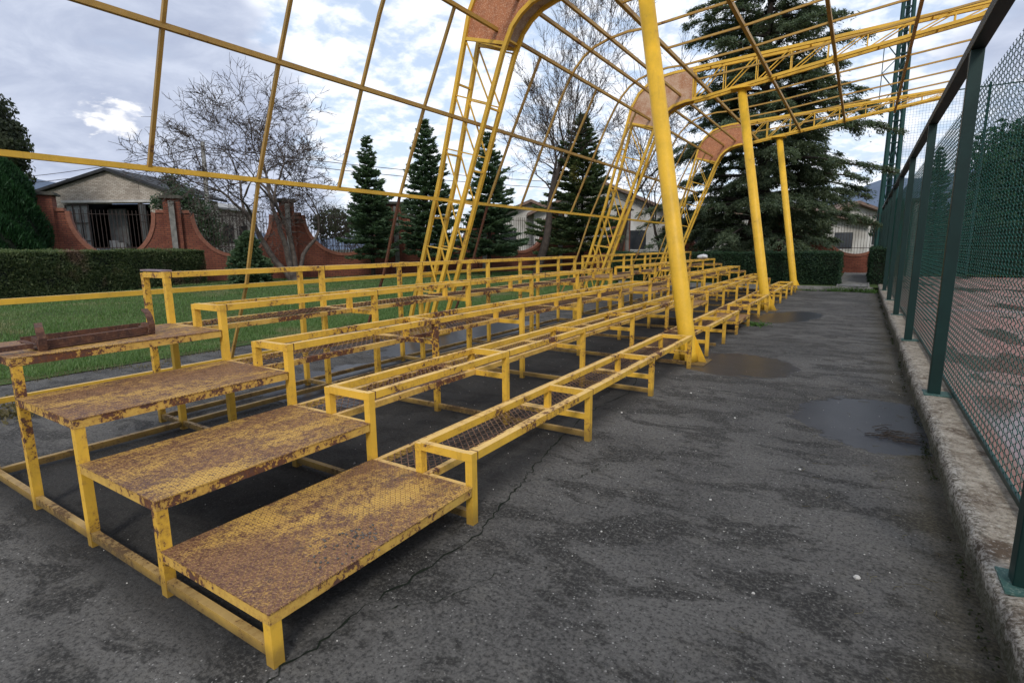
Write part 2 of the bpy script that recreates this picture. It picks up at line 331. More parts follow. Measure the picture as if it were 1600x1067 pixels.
# ---------------------------------------------------------------- geometry helpers
class MB:
    def __init__(s): s.v = []; s.f = []
    def box(s, x0, x1, y0, y1, z0, z1):
        b = len(s.v); s.v += [(x, y, z) for z in (z0, z1) for y in (y0, y1) for x in (x0, x1)]
        s.f += [(b, b+2, b+3, b+1), (b+4, b+5, b+7, b+6), (b, b+1, b+5, b+4), (b+2, b+6, b+7, b+3), (b, b+4, b+6, b+2), (b+1, b+3, b+7, b+5)]; return s
    def beam(s, a, b, w_, h_, up=(0, 0, 1)):
        a, b = Vector(a), Vector(b); d = (b-a).normalized(); up = Vector(up)
        if abs(d.dot(up)) > .98: up = Vector((0, 1, 0))
        sx = d.cross(up).normalized()*w_/2; sz = sx.cross(d).normalized()*h_/2; k = len(s.v)
        for p in (a, b): s.v += [tuple(p+sx*i+sz*j) for i, j in ((-1, -1), (1, -1), (1, 1), (-1, 1))]
        s.f += [(k, k+1, k+2, k+3), (k+7, k+6, k+5, k+4)]+[(k+i, k+4+i, k+4+(i+1) % 4, k+(i+1) % 4) for i in range(4)]; return s
    def ribbon(s, pts, w_, h_, up=(0, 1, 0)):
        """continuous square section along pts, width along `up`"""
        k = len(s.v); n = len(pts); pts = [Vector(p) for p in pts]; up = Vector(up).normalized()
        for i, p in enumerate(pts):
            d = (pts[min(i+1, n-1)]-pts[max(i-1, 0)]).normalized(); nx = d.cross(up).normalized()*h_/2; uy = up*w_/2
            s.v += [tuple(p+nx*a+uy*b) for a, b in ((-1, -1), (1, -1), (1, 1), (-1, 1))]
        for i in range(n-1):
            for j in range(4): s.f.append((k+4*i+j, k+4*i+(j+1) % 4, k+4*i+4+(j+1) % 4, k+4*i+4+j))
        s.f += [(k+3, k+2, k+1, k), tuple(k+4*(n-1)+j for j in range(4))]; return s
    def tube(s, pts, rr, n=8, cap=True):
        k = len(s.v); pts = [Vector(p) for p in pts]; N = len(pts)
        if not hasattr(rr, '__len__'): rr = [rr]*N
        ref = None
        for i, p in enumerate(pts):
            d = (pts[min(i+1, N-1)]-pts[max(i-1, 0)])
            d = d.normalized() if d.length > 1e-9 else Vector((0, 0, 1))
            if ref is None: ref = Vector((1, 0, 0)) if abs(d.x) < .8 else Vector((0, 1, 0))
            x = (ref-d*ref.dot(d)).normalized(); ref = x; y = d.cross(x)
            for j in range(n):
                a = 2*math.pi*j/n; s.v.append(tuple(p+(x*math.cos(a)+y*math.sin(a))*rr[i]))
        for i in range(N-1):
            for j in range(n): s.f.append((k+i*n+j, k+i*n+(j+1) % n, k+(i+1)*n+(j+1) % n, k+(i+1)*n+j))
        if cap: s.f += [tuple(k+n-1-j for j in range(n)), tuple(k+(N-1)*n+j for j in range(n))]
        return s
    def prism(s, poly, off):
        k = len(s.v); n = len(poly); off = Vector(off)
        s.v += [tuple(p) for p in poly]+[tuple(Vector(p)+off) for p in poly]
        s.f += [tuple(range(k, k+n)), tuple(range(k+2*n-1, k+n-1, -1))]+[(k+(i+1) % n, k+i, k+n+i, k+n+(i+1) % n) for i in range(n)]; return s
    def build(s, name, mat, parent=None, smooth=False, bevel=0.):
        me = bpy.data.meshes.new(name); o0 = wloc(parent)
        me.from_pydata([(a-o0[0], b-o0[1], c-o0[2]) for a, b, c in s.v], [], s.f); me.update()
        bm = bmesh.new(); bm.from_mesh(me); bmesh.ops.recalc_face_normals(bm, faces=bm.faces); bm.to_mesh(me); bm.free()
        me.materials.append(M[mat])
        if smooth: me.polygons.foreach_set('use_smooth', [True]*len(me.polygons))
        o = bpy.data.objects.new(name, me); S.collection.objects.link(o)
        if parent: o.parent = parent
        if bevel:
            b = o.modifiers.new('bevel', 'BEVEL'); b.width = bevel; b.segments = 1; b.limit_method = 'ANGLE'
        return o
def wloc(p):
    v = Vector((0, 0, 0))
    while p: v += p.location; p = p.parent
    return v
def fastmesh(name, V, F, mat, parent=None):
    """V (n,3) world coords, F (m,k) all faces k-gons"""
    V = np.asarray(V, np.float32)-np.array(wloc(parent), np.float32); F = np.asarray(F, np.int32)
    me = bpy.data.meshes.new(name); me.vertices.add(len(V)); me.vertices.foreach_set('co', V.ravel())
    k = F.shape[1]; me.loops.add(F.size); me.loops.foreach_set('vertex_index', F.ravel()); me.polygons.add(len(F))
    me.polygons.foreach_set('loop_start', np.arange(0, F.size, k, dtype=np.int32)); me.polygons.foreach_set('loop_total', np.full(len(F), k, np.int32))
    me.update(calc_edges=True); me.validate(); me.materials.append(M[mat])
    o = bpy.data.objects.new(name, me); S.collection.objects.link(o)
    if parent: o.parent = parent
    return o
def tag(o, label=None, cat=None, group=None, kind=None):
    if label: o['label'] = label
    if cat: o['category'] = cat
    if group: o['group'] = group
    if kind: o['kind'] = kind
    return o
def thing(name, loc, label, cat, group=None):
    o = bpy.data.objects.new(name, None); o.location = loc; o.empty_display_size = .2; S.collection.objects.link(o); return tag(o, label, cat, group)
rnd = random.Random(7); nr = np.random.default_rng(11)
# ---------------------------------------------------------------- ground
def sheet(name, mat, x0, x1, y0, y1, z, step=None, zf=None):
    nx = max(1, int((x1-x0)/(step or 1e9))); ny = max(1, int((y1-y0)/(step or 1e9)))
    xs = np.linspace(x0, x1, nx+1); ys = np.linspace(y0, y1, ny+1); gx, gy = np.meshgrid(xs, ys)
    gz = zf(gx, gy) if zf else np.full_like(gx, z)
    V = np.stack([gx, gy, gz], -1).reshape(-1, 3); i = np.arange(nx*ny); a = (i//nx)*(nx+1)+i % nx
    return tag(fastmesh(name, V, np.stack([a, a+1, a+nx+2, a+nx+1], -1), mat), kind='structure')
def sst(a, b, x): t_ = np.clip((x-a)/(b-a), 0, 1); return t_*t_*(3-2*t_)
LH = lambda x, y: .012+.34*sst(-9.3, -16, x)+.0*y
sheet('ground', 'soil', -4000, 4000, -4000, 4000, -.06)
def lawn_z(x, y): return np.where(x < -9.0, .012+.34*sst(-9.3, -16, x), .012)+.02*np.sin(x*1.3)*np.sin(y*.9)*sst(-9.5, -11, x)
sheet('lawn', 'lawn', -70, -8.95, -20, 60, 0, .5, lawn_z)
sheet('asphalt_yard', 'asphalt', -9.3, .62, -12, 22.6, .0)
sheet('far_lawn', 'lawn', -8.9, .6, 22.7, 60, .16)
sheet('tennis_court', 'court', .9, 30, -12, 34.0, .05)
sheet('far_ground', 'lawn', .9, 60, 34.05, 80, .12)
sheet('garden_path', 'concrete', -.62, .30, 22.75, 33.9, .19)
b = MB(); b.box(-8.9, .45, 22.6, 22.74, 0, .17); b.box(-.66, -.62, 22.75, 33.9, .1, .215); b.box(.30, .34, 22.75, 33.9, .1, .215)
tag(b.build('kerb_edge', 'concrete'), kind='structure')
# kerb under the fence, rough edged
def kerb():
    ys = np.concatenate([np.linspace(-3, 10, 400), np.linspace(10.05, 34.4, 260)]); nr2 = np.random.default_rng(3)
    V = []; prof = [(.606, -.02), (.610, .10), (.613, .160), (.630, .176), (.70, .178), (.78, .176), (.92, .174), (.925, -.02)]
    sm = np.convolve(nr2.normal(0, 1, len(ys)+8), np.ones(9)/9, 'valid')*.018; sm2 = nr2.normal(0, .004, len(ys))
    for i, y in enumerate(ys):
        for j, (x, z) in enumerate(prof):
            e = (sm[i]+sm2[i]) if j < 4 else 0
            if j in (1, 2, 3): e += nr2.normal(0, .005)
            V.append((x+e, y, z+(nr2.normal(0, .0035) if 1 < j < 5 else 0)-(max(0, sm[i])*.5 if j in (2, 3) else 0)))
    n = len(prof); F = [(i*n+j, i*n+j+1, (i+1)*n+j+1, (i+1)*n+j) for i in range(len(ys)-1) for j in range(n-1)]
    tag(fastmesh('kerb', V, F, 'kerb'), kind='structure')
kerb()
# crack in the asphalt
cr = [(-1.77, .3), (-1.80, 1.0), (-1.82, 1.49), (-1.75, 2.3), (-1.87, 2.9), (-1.95, 3.3), (-2.07, 3.94), (-2.2, 4.9), (-2.1, 5.8), (-2.3, 6.6)]
V = []; F = []
def crack(cr, w0, name='asphalt_crack'):
    pts = []; V = []; F = []
    for (a, b2) in zip(cr, cr[1:]):
        for k in range(12): f = k/12; pts.append((a[0]+(b2[0]-a[0])*f+rnd.gauss(0, .010), a[1]+(b2[1]-a[1])*f+rnd.gauss(0, .004)))
    for i, (x, y) in enumerate(pts):
        wd = max(.001, rnd.gauss(w0, w0*.5))*(1-.6*i/len(pts)); V += [(x-wd, y-wd*.5, .0045), (x+wd, y+wd*.5, .0045)]
        if i: k = 2*i; F.append((k-2, k-1, k+1, k))
    tag(fastmesh(name, V, F, 'core'), kind='structure')
crack([(-1.80, 1.5), (-1.55, 1.75), (-1.42, 2.1), (-1.2, 2.3)], .0028)
crack([(-1.90, 3.1), (-1.6, 3.35), (-1.5, 3.7), (-1.25, 4.0), (-1.2, 4.4)], .003)
crack([(-2.2, 4.9), (-1.9, 5.3), (-1.5, 5.5), (-1.1, 6.1), (-.6, 6.3)], .003)
crack([(-1.0, .8), (-.7, 1.2), (-.62, 1.7), (-.3, 2.1)], .0018)
pts = []
for (a, b2) in zip(cr, cr[1:]):
    for k in range(14):
        f = k/14; pts.append((a[0]+(b2[0]-a[0])*f+rnd.gauss(0, .012), a[1]+(b2[1]-a[1])*f))
for i, (x, y) in enumerate(pts):
    wd = max(.0015, rnd.gauss(.0048, .0025))
    V += [(x-wd, y, .004), (x+wd, y, .004)]
    if i: k = 2*i; F.append((k-2, k-1, k+1, k))
tag(fastmesh('asphalt_crack', V, F, 'core'), kind='structure')
# ---------------------------------------------------------------- bleachers
X1, DP, H1, RS, WS, SH = -1.831, .8455, .2438, .252, .449, .21
XK = lambda k: X1-(k-1)*DP
HK = lambda k: H1+(k-1)*RS
T = .05
def leg(mb, x, y, z0, z1): return mb.box(x-T, x, y, y+T, z0, z1)
def expanded(mb, x0, x1, y0, y1, z):
    nx, ny = max(2, round((x1-x0)/.032)), max(4, round((y1-y0)/.062)); hx, hy = (x1-x0)/nx, (y1-y0)/ny
    for i in range(nx):
        for j in range(ny*2):
            ya = y0+j*hy/2; yb = ya+hy/2; xa = x0+i*hx+(hx if (i+j) % 2 else 0); xb = x0+i*hx+(0 if (i+j) % 2 else hx)
            k = len(mb.v); w2 = .0048; zz = .004 if j % 2 else -.004
            mb.v += [(xa, ya, z-zz), (xa+w2*2, ya, z-zz), (xb+w2*2, yb, z+zz), (xb, yb, z+zz), (xa, ya, z-zz-.004), (xb, yb, z+zz-.004)]
            mb.f += [(k, k+1, k+2, k+3), (k+4, k, k+3, k+5)]
def seat_run(root, k, ys):
    """one bench frame: two long rails, cross pieces, legs"""
    x, z = XK(k), HK(k)+SH; xb = x-WS; b = MB(); e = .002; tl = .012
    b.box(x-T, x, ys[0], ys[-1], z-T, z); b.box(xb, xb+T, ys[0], ys[-1], z-T-tl, z-tl)
    for i, y in enumerate(ys):
        y0 = y if i < len(ys)-1 else y-T
        b.box(xb+T, x-T, y0+e, y0+T-e, z-T-.004, z-.004)
    fr = b.build('seat_frame', 'yel', root)
    for i, y in enumerate(ys[:-1]):
        yy = y+T+.004+(.0 if i else .002); MB().box(x-T-.0015, x+.0018, yy, yy+.007, z-T-.0015, z+.0018).build('weld_seam', 'rust', fr)
    for i, y in enumerate(ys):
        y0 = y+.003 if i < len(ys)-1 else y-T-.003
        leg(MB(), x-.002, y0, 0 if True else 0, z-T).build('leg', 'yel', fr)
        leg(MB(), xb+T-.002, y0, (0 if k == 5 else HK(k)-T), z-T-tl).build('leg' if k == 5 else 'short_leg', 'yel', fr)
        if k < 5: MB().box(xb, x-T, y0+.008, y0+.042, HK(k)-T-.002, HK(k)-.004).build('crossbar', 'yel', fr)
def tread(root, k, ya, yb):
    """foot grating between the rear legs of row k and the front of row k+1"""
    z = HK(k); x1 = XK(k)-WS+T+.04; x0 = XK(k+1)+.004; b = MB(); g = .006
    b.box(x1-.04, x1, ya+g, yb-g, z-.045, z); b.box(x0, x0+.04, ya+g, yb-g, z-.045, z)
    b.box(x0+.04, x1-.04, ya+g, ya+g+.04, z-.043, z-.002); b.box(x0+.04, x1-.04, yb-g-.04, yb-g, z-.043, z-.002)
    fr = b.build('foot_tread', 'yelrust', root)
    m_ = MB(); expanded(m_, x0+.035, x1-.035, ya+g+.035, yb-g-.035, z-.006); m_.build('expanded_mesh', 'rustmesh', fr)
def floor_rails(root, y, x0=None):
    b = MB(); b.box(XK(5)-WS if x0 is None else x0, XK(1)-T, y+.006, y+.044, .035, .080)
    b.build('floor_rail', 'yelrust', root)
def bleacher(label, ya, yb, runs1):
    root = thing('bleacher', (XK(3), (ya+yb)/2, 0), label, 'bleacher', 'yellow bleacher sections')
    n = 5; ys = [ya+(yb-ya)*i/n for i in range(n+1)]
    for r in runs1: seat_run(root, 1, r)
    for k in (2, 3, 4, 5): seat_run(root, k, ys)
    for k in (1, 2, 3, 4):
        for i in range(n): tread(root, k, ys[i], ys[i+1])
    for i, y in enumerate(ys): floor_rails(root, y+.003 if i < n else y-T-.003)
    MB().box(XK(5)-T+.004, XK(5)-.004, ya+T+.01, yb-T-.01, .03, .075).build('floor_rail', 'yelrust', root)
    MB().box(XK(5)-WS+.004, XK(5)-WS+.044, ya+T+.01, yb-T-.01, .03, .075).build('floor_rail', 'yelrust', root)
    return root
YS, YM1, YM2, YE = 2.405, 10.76, 11.96, 20.28
bleacher('long yellow bleacher section with empty seat frames nearest the camera, beyond the four steps', YS, YM1,
         [[2.405, 4.075, 5.745, 7.40], [8.36, 9.57, 10.76]])
bleacher('farther yellow bleacher section past the middle steps, in front of the clipped hedge', YM2, YE,
         [[11.96, 13.3, 14.70], [15.74, 17.25, 18.76, 20.28]])
def stair(label, ya, yb, nearlegs, farlegs):
    root = thing('step_unit', (XK(3), (ya+yb)/2, 0), label, 'steps', 'rusty tread plate steps of the bleachers')
    for k in (1, 2, 3, 4):
        x1, x0, z = XK(k)+.004, XK(k+1)+.004, HK(k); g = .004
        p_ = MB(); p_.box(x0, x1, ya, yb-g, z, z+.006)
        pl = p_.build('step_plate', 'plate', root)
        b = MB(); b.box(x1-.045, x1-.004, ya+.004, yb-g-.004, z-.05, z-.001); b.box(x0+.004, x0+.04, ya+.004, yb-g-.004, z-.05, z-.001)
        b.box(x0+.04, x1-.045, ya+.004, ya+.045, z-.05, z-.001); b.box(x0+.04, x1-.045, yb-g-.045, yb-g-.004, z-.05, z-.001)
        b.build('edge_frame', 'yelrust', pl)
    if nearlegs:
        for k in (1, 2, 3, 4, 5):
            leg(MB(), XK(k)-.002, ya+.006, 0, HK(min(k, 4))-.051 if k in (1, 5) else HK(k)-.051).build('leg', 'yel', root)
        for k in (1, 2, 3, 4):
            MB().box(XK(k+1)-.002, XK(k)-T-.002, ya+.010, ya+.048, .040, .088).build('floor_rail', 'yelrust', root)
        MB().box(XK(5)-T+.002, XK(5)-.002, ya+T+.01, yb-.01, .03, .078).build('floor_rail', 'yelrust', root)
    if farlegs:
        for k in (1, 2, 3, 4, 5): leg(MB(), XK(k)-.002, yb-T-.008, 0, HK(min(k, 4))-.051).build('leg', 'yel', root)
        for k in (1, 2, 3, 4): MB().box(XK(k+1)-.002, XK(k)-T-.002, yb-T-.004, yb-.012, .035, .080).build('floor_rail', 'yelrust', root)
    return root
stair('four big rusty tread plate steps in the foreground, pebbles on the lowest', 1.074, YS, True, False)
stair('middle flight of rusty plate steps between the two bleacher sections', YM1, YM2, False, False)
stair('farthest flight of rusty plate steps at the hedge end of the bleachers', YE, 21.5, False, True)
# dull plate lying on the top row
MB().box(XK(5)-WS+.01, XK(5)-.01, YS-.02, YS+.10, HK(5)+SH+.001, HK(5)+SH+.013)
b = MB(); b.box(XK(5)-WS+.0, XK(5)-.03, YS+.0, YS+.085, HK(5)+SH+.002, HK(5)+SH+.018)
tag(b.build('cap_plate', 'purple', bevel=.003), 'small dull purple plate lying on the near end of the top bench frame', 'plate')
# rusty bracket frame on the top step
def tray():
    z0 = HK(4)+.008
    root = thing('bracket_frame', (-4.75, 1.6, z0), 'rusty dark brown steel frame with hooked flat bars lying on the highest near step', 'metal frame')
    a = Vector((-4.52, 1.26, z0+.035)); c = Vector((-4.66, 1.98, z0+.035))
    MB().beam(a, c, .012, .05).beam(a+Vector((-.03, 0, .02)), c+Vector((-.03, 0, .02)), .05, .006).build('front_channel', 'rust', root)
    a2 = a+Vector((-.42, .03, -.005)); c2 = c+Vector((-.36, .10, -.005))
    MB().beam(a2, c2, .012, .045).beam(a2, a, .035, .006).beam(c2, c, .035, .006).build('rear_channel', 'rust', root)
    MB().beam(a+Vector((-.05, 0, -.028)), c+Vector((-.05, 0, -.028)), .16, .004).build('base_strip', 'rust', root)
    MB().beam(a+Vector((0, -.5, .0)), a+Vector((-.02, -.02, 0)), .03, .03).build('side_bar', 'rust', root)
    for q, s in ((a, 1), (c, 1.15)):
        d = Vector((-.14, .04, 0))
        pts = [q+Vector((.02, .02, -.035)), q+Vector((.03, .02, .0)), q+Vector((.035, .02, .045)), q+Vector((.015, .02, .085*s)), q+Vector((-.03, .03, .11*s)), q+d*1.3+Vector((0, .02, .125*s))]
        MB().ribbon(pts, .045, .010, (0, 1, 0)).build('hook_bar', 'rust', root)
        MB().beam(q+Vector((.03, .02, .02)), q+Vector((-.10, .02, .035)), .04, .03).build('lug', 'rust', root)
tray()
# pebbles on the lowest step, debris
def pebble(mb, x, y, z, s):
    k = len(mb.v); rr = [(rnd.uniform(.75, 1.1)) for _ in range(6)]; a0 = rnd.random()*6
    for q, (zz, sc) in enumerate(((0, .8), (.35, 1.), (.75, .6))):
        for i in range(6): a = a0+i*math.pi/3; mb.v.append((x+math.cos(a)*s*sc*rr[i], y+math.sin(a)*s*sc*rr[i]*.8, z+zz*s*1.1))
    for q in range(2):
        for i in range(6): mb.f.append((k+q*6+i, k+q*6+(i+1) % 6, k+(q+1)*6+(i+1) % 6, k+(q+1)*6+i))
    mb.f.append(tuple(k+12+i for i in range(6)))
b = MB(); zt = HK(1)+.006
for _ in range(46): pebble(b, -1.99+rnd.gauss(0, .075), 1.68+rnd.gauss(0, .055), zt, rnd.uniform(.005, .010))
for _ in range(26): pebble(b, -1.98+rnd.gauss(0, .07), 1.47+rnd.gauss(0, .07), zt, rnd.uniform(.005, .010))
tag(b.build('pebbles', 'stone'), 'dark pebbles and grit scattered on the lowest near step', 'pebbles', kind='stuff')
b = MB()
for _ in range(520):
    x = rnd.uniform(-4.5, .5); y = rnd.uniform(.3, 9)**1.0; pebble(b, x, y, .0, rnd.choice((.0025, .003, .004, .005)))
for x, y, s in ((.12, 3.0, .02), (-.25, 4.35, .012), (-1.15, 2.75, .008), (-.7, 3.5, .01), (-1.9, 5.0, .012), (-.3, 2.6, .009), (-1.5, 6.1, .014), (-.9, 5.4, .012)): pebble(b, x, y, .0, s)
tag(b.build('stone_chips', 'chip'), 'pale stone chips sprinkled over the dark asphalt', 'stone chips', kind='stuff')
b = MB()
for _ in range(34):
    x, y, a, l = .33+rnd.gauss(0, .10), 5.55+rnd.gauss(0, .10), rnd.uniform(-.7, .7), rnd.uniform(.06, .24)
    b.tube([(x, y, .006), (x+math.cos(a)*l*.5, y+math.sin(a)*l*.5, .014+rnd.random()*.02), (x+math.cos(a+.3)*l, y+math.sin(a+.3)*l, .006)], [.0035, .003, .0015], 4)
tag(b.build('twig_heap', 'barkdark'), 'small heap of dark broken twigs lying in the wet patch beside the kerb', 'twigs')
b = MB()
for _ in range(110):
    x, y, a, l = .50-abs(rnd.gauss(0, .45)), rnd.uniform(.8, 11), rnd.uniform(0, 6.3), rnd.uniform(.02, .11)
    b.tube([(x, y, .003), (x+math.cos(a)*l*.5, y+math.sin(a)*l*.5, .006), (x+math.cos(a+.4)*l, y+math.sin(a+.4)*l, .003)], [.0016, .0014, .0008], 3)
tag(b.build('leaf_litter', 'dry'), 'loose straw and tiny twigs along the foot of the kerb', 'litter', kind='stuff')
# white bag on row four near the far end
def bag():
    V = []; F = []; N = 14
    for i in range(9):
        t_ = i/8*math.pi
        for j in range(N):
            a = j/N*2*math.pi; q = 1+.18*math.sin(3*a+i)+.1*math.sin(7*a)
            V.append((XK(4)-.2+.17*math.sin(t_)*math.cos(a)*q, 19.3+.15*math.sin(t_)*math.sin(a)*q, HK(4)+SH+.075-.075*math.cos(t_)*q))
    for i in range(8):
        for j in range(N): F.append((i*N+j, i*N+(j+1) % N, (i+1)*N+(j+1) % N, (i+1)*N+j))
    tag(fastmesh('plastic_bag', V, F, 'bag'), 'crumpled white plastic bag left on a bench at the far end', 'bag')
bag()
# ---------------------------------------------------------------- canopy
YT = [.45, 7.85, 15.25, 22.65]
PUR = [(-7.37, .14), (-6.84, 1.185), (-6.37, 2.50), (-5.79, 3.76), (-5.15, 5.04), (-4.75, 5.40), (-4.35, 5.54), (-3.65, 5.565), (-2.21, 5.68), (-.87, 5.85), (.54, 6.00)]
can = thing('canopy_frame', (-4, 11.5, 0), 'tall yellow steel canopy skeleton arching over the bleachers on lattice trusses and round columns', 'canopy frame')
for i, (x, z) in enumerate(PUR):
    wv = .055 if i < 7 else .07
    MB().beam((x, -.8, z), (x, 23.0, z), wv*.9, wv).build('purlin', 'yelcan' if i < 3 else 'yelcan2', can)
arc = [PUR[3], PUR[4]]
def rafter_pts(full):
    lowp = [PUR[0], PUR[1], PUR[2]] if full else [PUR[2]]
    return lowp+[PUR[3], (-5.40, 4.58), (-5.22, 4.90), (-5.06, 5.13), (-4.88, 5.31), (-4.66, 5.44), (-4.35, 5.53), (-4.0, 5.575), PUR[7], PUR[8], PUR[9], PUR[10], (1.95, 6.15)]
full_i = {3, 5, 7, 11, 13, 15, 17}
for i in range(1, 18):
    if i in (6, 12): continue
    y = .45+1.2333*i
    up = rafter_pts(False)
    for seg in ([up] if i % 2 == 0 else [[PUR[2], PUR[3], PUR[4]], [PUR[7], PUR[8], PUR[9], PUR[10], (1.95, 6.15)]]):
        MB().ribbon([(x, y, z) for x, z in seg], .038, .038).build('rafter', 'yelcan2', can)
    if i in full_i:
        MB().beam((PUR[0][0], y, PUR[0][1]), (PUR[1][0], y, PUR[1][1]), .035, .035).beam((PUR[1][0], y, PUR[1][1]), (PUR[2][0], y, PUR[2][1]), .0349, .0349).build('stud', 'studrust' if i in (7, 5) else 'yelcan2', can)
# lattice trusses
OUT = [(-7.30, .05), (-6.37, 2.86), (-5.78, 5.03), (-5.68, 5.40), (-5.48, 5.74), (-5.20, 5.97), (-4.90, 6.08), (-4.55, 6.13), (-3.82, 6.17), (-.98, 6.28), (1.98, 6.43)]
INN = [(-6.79, .05), (-6.58, .60), (-5.80, 2.70), (-5.05, 4.70), (-4.88, 5.03), (-4.72, 5.19), (-4.52, 5.31), (-4.25, 5.38), (-3.80, 5.42), (-2.87, 5.56), (.38, 6.02), (1.98, 6.24)]
def interp(path, t_):
    L = [0]
    for a, b2 in zip(path, path[1:]): L.append(L[-1]+math.dist(a, b2))
    s_ = t_*L[-1]
    for i in range(len(path)-1):
        if s_ <= L[i+1]+1e-9:
            f = (s_-L[i])/(L[i+1]-L[i]); return (path[i][0]+(path[i+1][0]-path[i][0])*f, path[i][1]+(path[i+1][1]-path[i][1])*f)
    return path[-1]
LOW_O = [(-7.30, .05), (-6.37, 2.86), (-5.78, 5.03)]; LOW_I = [(-6.79, .05), (-6.58, .60), (-5.80, 2.70), (-5.03, 4.75)]
UP_O = [(-4.05, 6.16), (-.98, 6.28), (1.98, 6.43)]; UP_I = [(-4.05, 5.40), (-2.87, 5.56), (.38, 6.02), (1.98, 6.24)]
PO = [(-5.78, 5.03), (-5.68, 5.40), (-5.48, 5.74), (-5.20, 5.97), (-4.90, 6.08), (-4.55, 6.13), (-4.05, 6.16)]
PI = [(-5.02, 4.82), (-4.88, 5.03), (-4.72, 5.19), (-4.52, 5.31), (-4.25, 5.38), (-4.05, 5.40)]
def truss(Y, gm):
    tr = thing('truss', (0, 0, 0), None, None)
    tr.name = 'lattice_truss'; tr.parent = can; tr.location = Vector((-6, Y, 0))-wloc(can); bpy.context.view_layer.update()
    H = lambda x: .215 if x < -6.3 else (.165+.05*(-5.2-x)/1.1 if x < -5.2 else (.125+.04*(-4.2-x) if x < -4.2 else .125))
    H = (lambda x: float(np.interp(x, [-6.4, -5.6, -4.4, -3.8], [.215, .175, .15, .125])))
    for s in (-1, 1):
        MB().ribbon([(x, Y+s*H(x), z) for x, z in OUT], .065, .065).build('outer_chord', 'yelcan', tr)
        MB().ribbon([(x, Y+s*H(x), z) for x, z in INN], .065, .065).build('inner_chord', 'yelcan', tr)
        for (A_, B_, n) in ((LOW_O, LOW_I, 6), (UP_O, UP_I, 8)):
            b = MB()
            for i in range(n+1):
                a, c = interp(A_, i/n), interp(B_, i/n)
                if i > 0: b.beam((a[0], Y+s*H(a[0]), a[1]), (c[0], Y+s*H(c[0]), c[1]), .022, .022)
                if i < n:
                    c2 = interp(A_, (i+1)/n) ; c3 = interp(B_, i/n)
                    b.beam((c3[0], Y+s*(H(c3[0])-.01), c3[1]), (c2[0], Y+s*(H(c2[0])-.01), c2[1]), .022, .022)
            b.build('lacing', 'yelcan', tr)
        if True:
            poly = [(x, Y+s*(.168)-.002, z) for x, z in PO]+[(x, Y+s*(.168)-.002, z) for x, z in reversed(PI)]
            MB().prism(poly, (0, .004, 0)).build('gusset_panel', gm, tr)
        e1, e2 = PO[0], PI[0]; f1, f2 = PO[-1], PI[-1]
        MB().beam((e1[0], Y+s*H(e1[0]), e1[1]), (e2[0], Y+s*H(e2[0]), e2[1]), .05, .05).build('panel_edge_bar', 'yelcan', tr); MB().beam((f1[0], Y+s*H(f1[0]), f1[1]), (f2[0], Y+s*H(f2[0]), f2[1]), .05, .05, (1, 0, 0)).build('panel_edge_bar', 'yelcan', tr)
    for path, n in ((OUT, 12), (INN, 12)):
        for i in range(n+1):
            a = interp(path, i/n); MB().beam((a[0], Y-H(a[0]), a[1]), (a[0], Y+H(a[0]), a[1]), .03, .03).build('tie_bar', 'yelcan', tr)
    V = [(x, Y+s*(H(x)-.035), z-.0) for x, z in PI for s in (-1, 1)]
    b = MB(); b.v = [(x, y, z+.01) for x, y, z in V]+[(x, y, z+.014) for x, y, z in V]; n = len(PI)
    for i in range(n-1):
        b.f += [(2*i, 2*i+1, 2*i+3, 2*i+2), (2*n+2*i, 2*n+2*i+2, 2*n+2*i+3, 2*n+2*i+1)]
    b.build('soffit_panel', 'soffit', tr)
    MB().box(-7.42, -6.66, Y-.30, Y+.30, 0, .045).build('foot_plate', 'yelcan', tr)
    return tr
for Y, gm in zip(YT[1:], ('gusset', 'gussetpale', 'gusset')): truss(Y, gm)
for Y, bx in ((YT[1], -1.97), (YT[2], -1.95), (YT[3], -1.99)):
    co = MB().tube([(bx, Y, 0), (bx-.02, Y, .12), (-2.88, Y, 5.55)], [.125, .118, .108], 28).build('column', 'yelclean', can, smooth=True)
    for a in (0, math.pi/2, math.pi, 1.5*math.pi):
        c_, s_ = math.cos(a), math.sin(a); p0 = Vector((bx, Y, 0)); d = Vector((c_, s_, 0)); n_ = Vector((-s_, c_, 0))*.005
        ox = -.06 if c_ < -.5 else 0
        poly = [p0+d*.10+Vector((0, 0, .004)), p0+d*.24+Vector((0, 0, .004)), p0+d*.10+Vector((-.06, 0, .42))]
        MB().prism([q-n_ for q in poly], n_*2).build('base_fin', 'yelclean', co)
    MB().box(bx-.26, bx+.26, Y-.26, Y+.26, 0, .012).build('base_plate', 'yelrust', co)
    MB().box(-3.10, -2.66, Y-.20, Y+.20, 5.50, 5.53).build('cap_plate', 'yelclean', co)
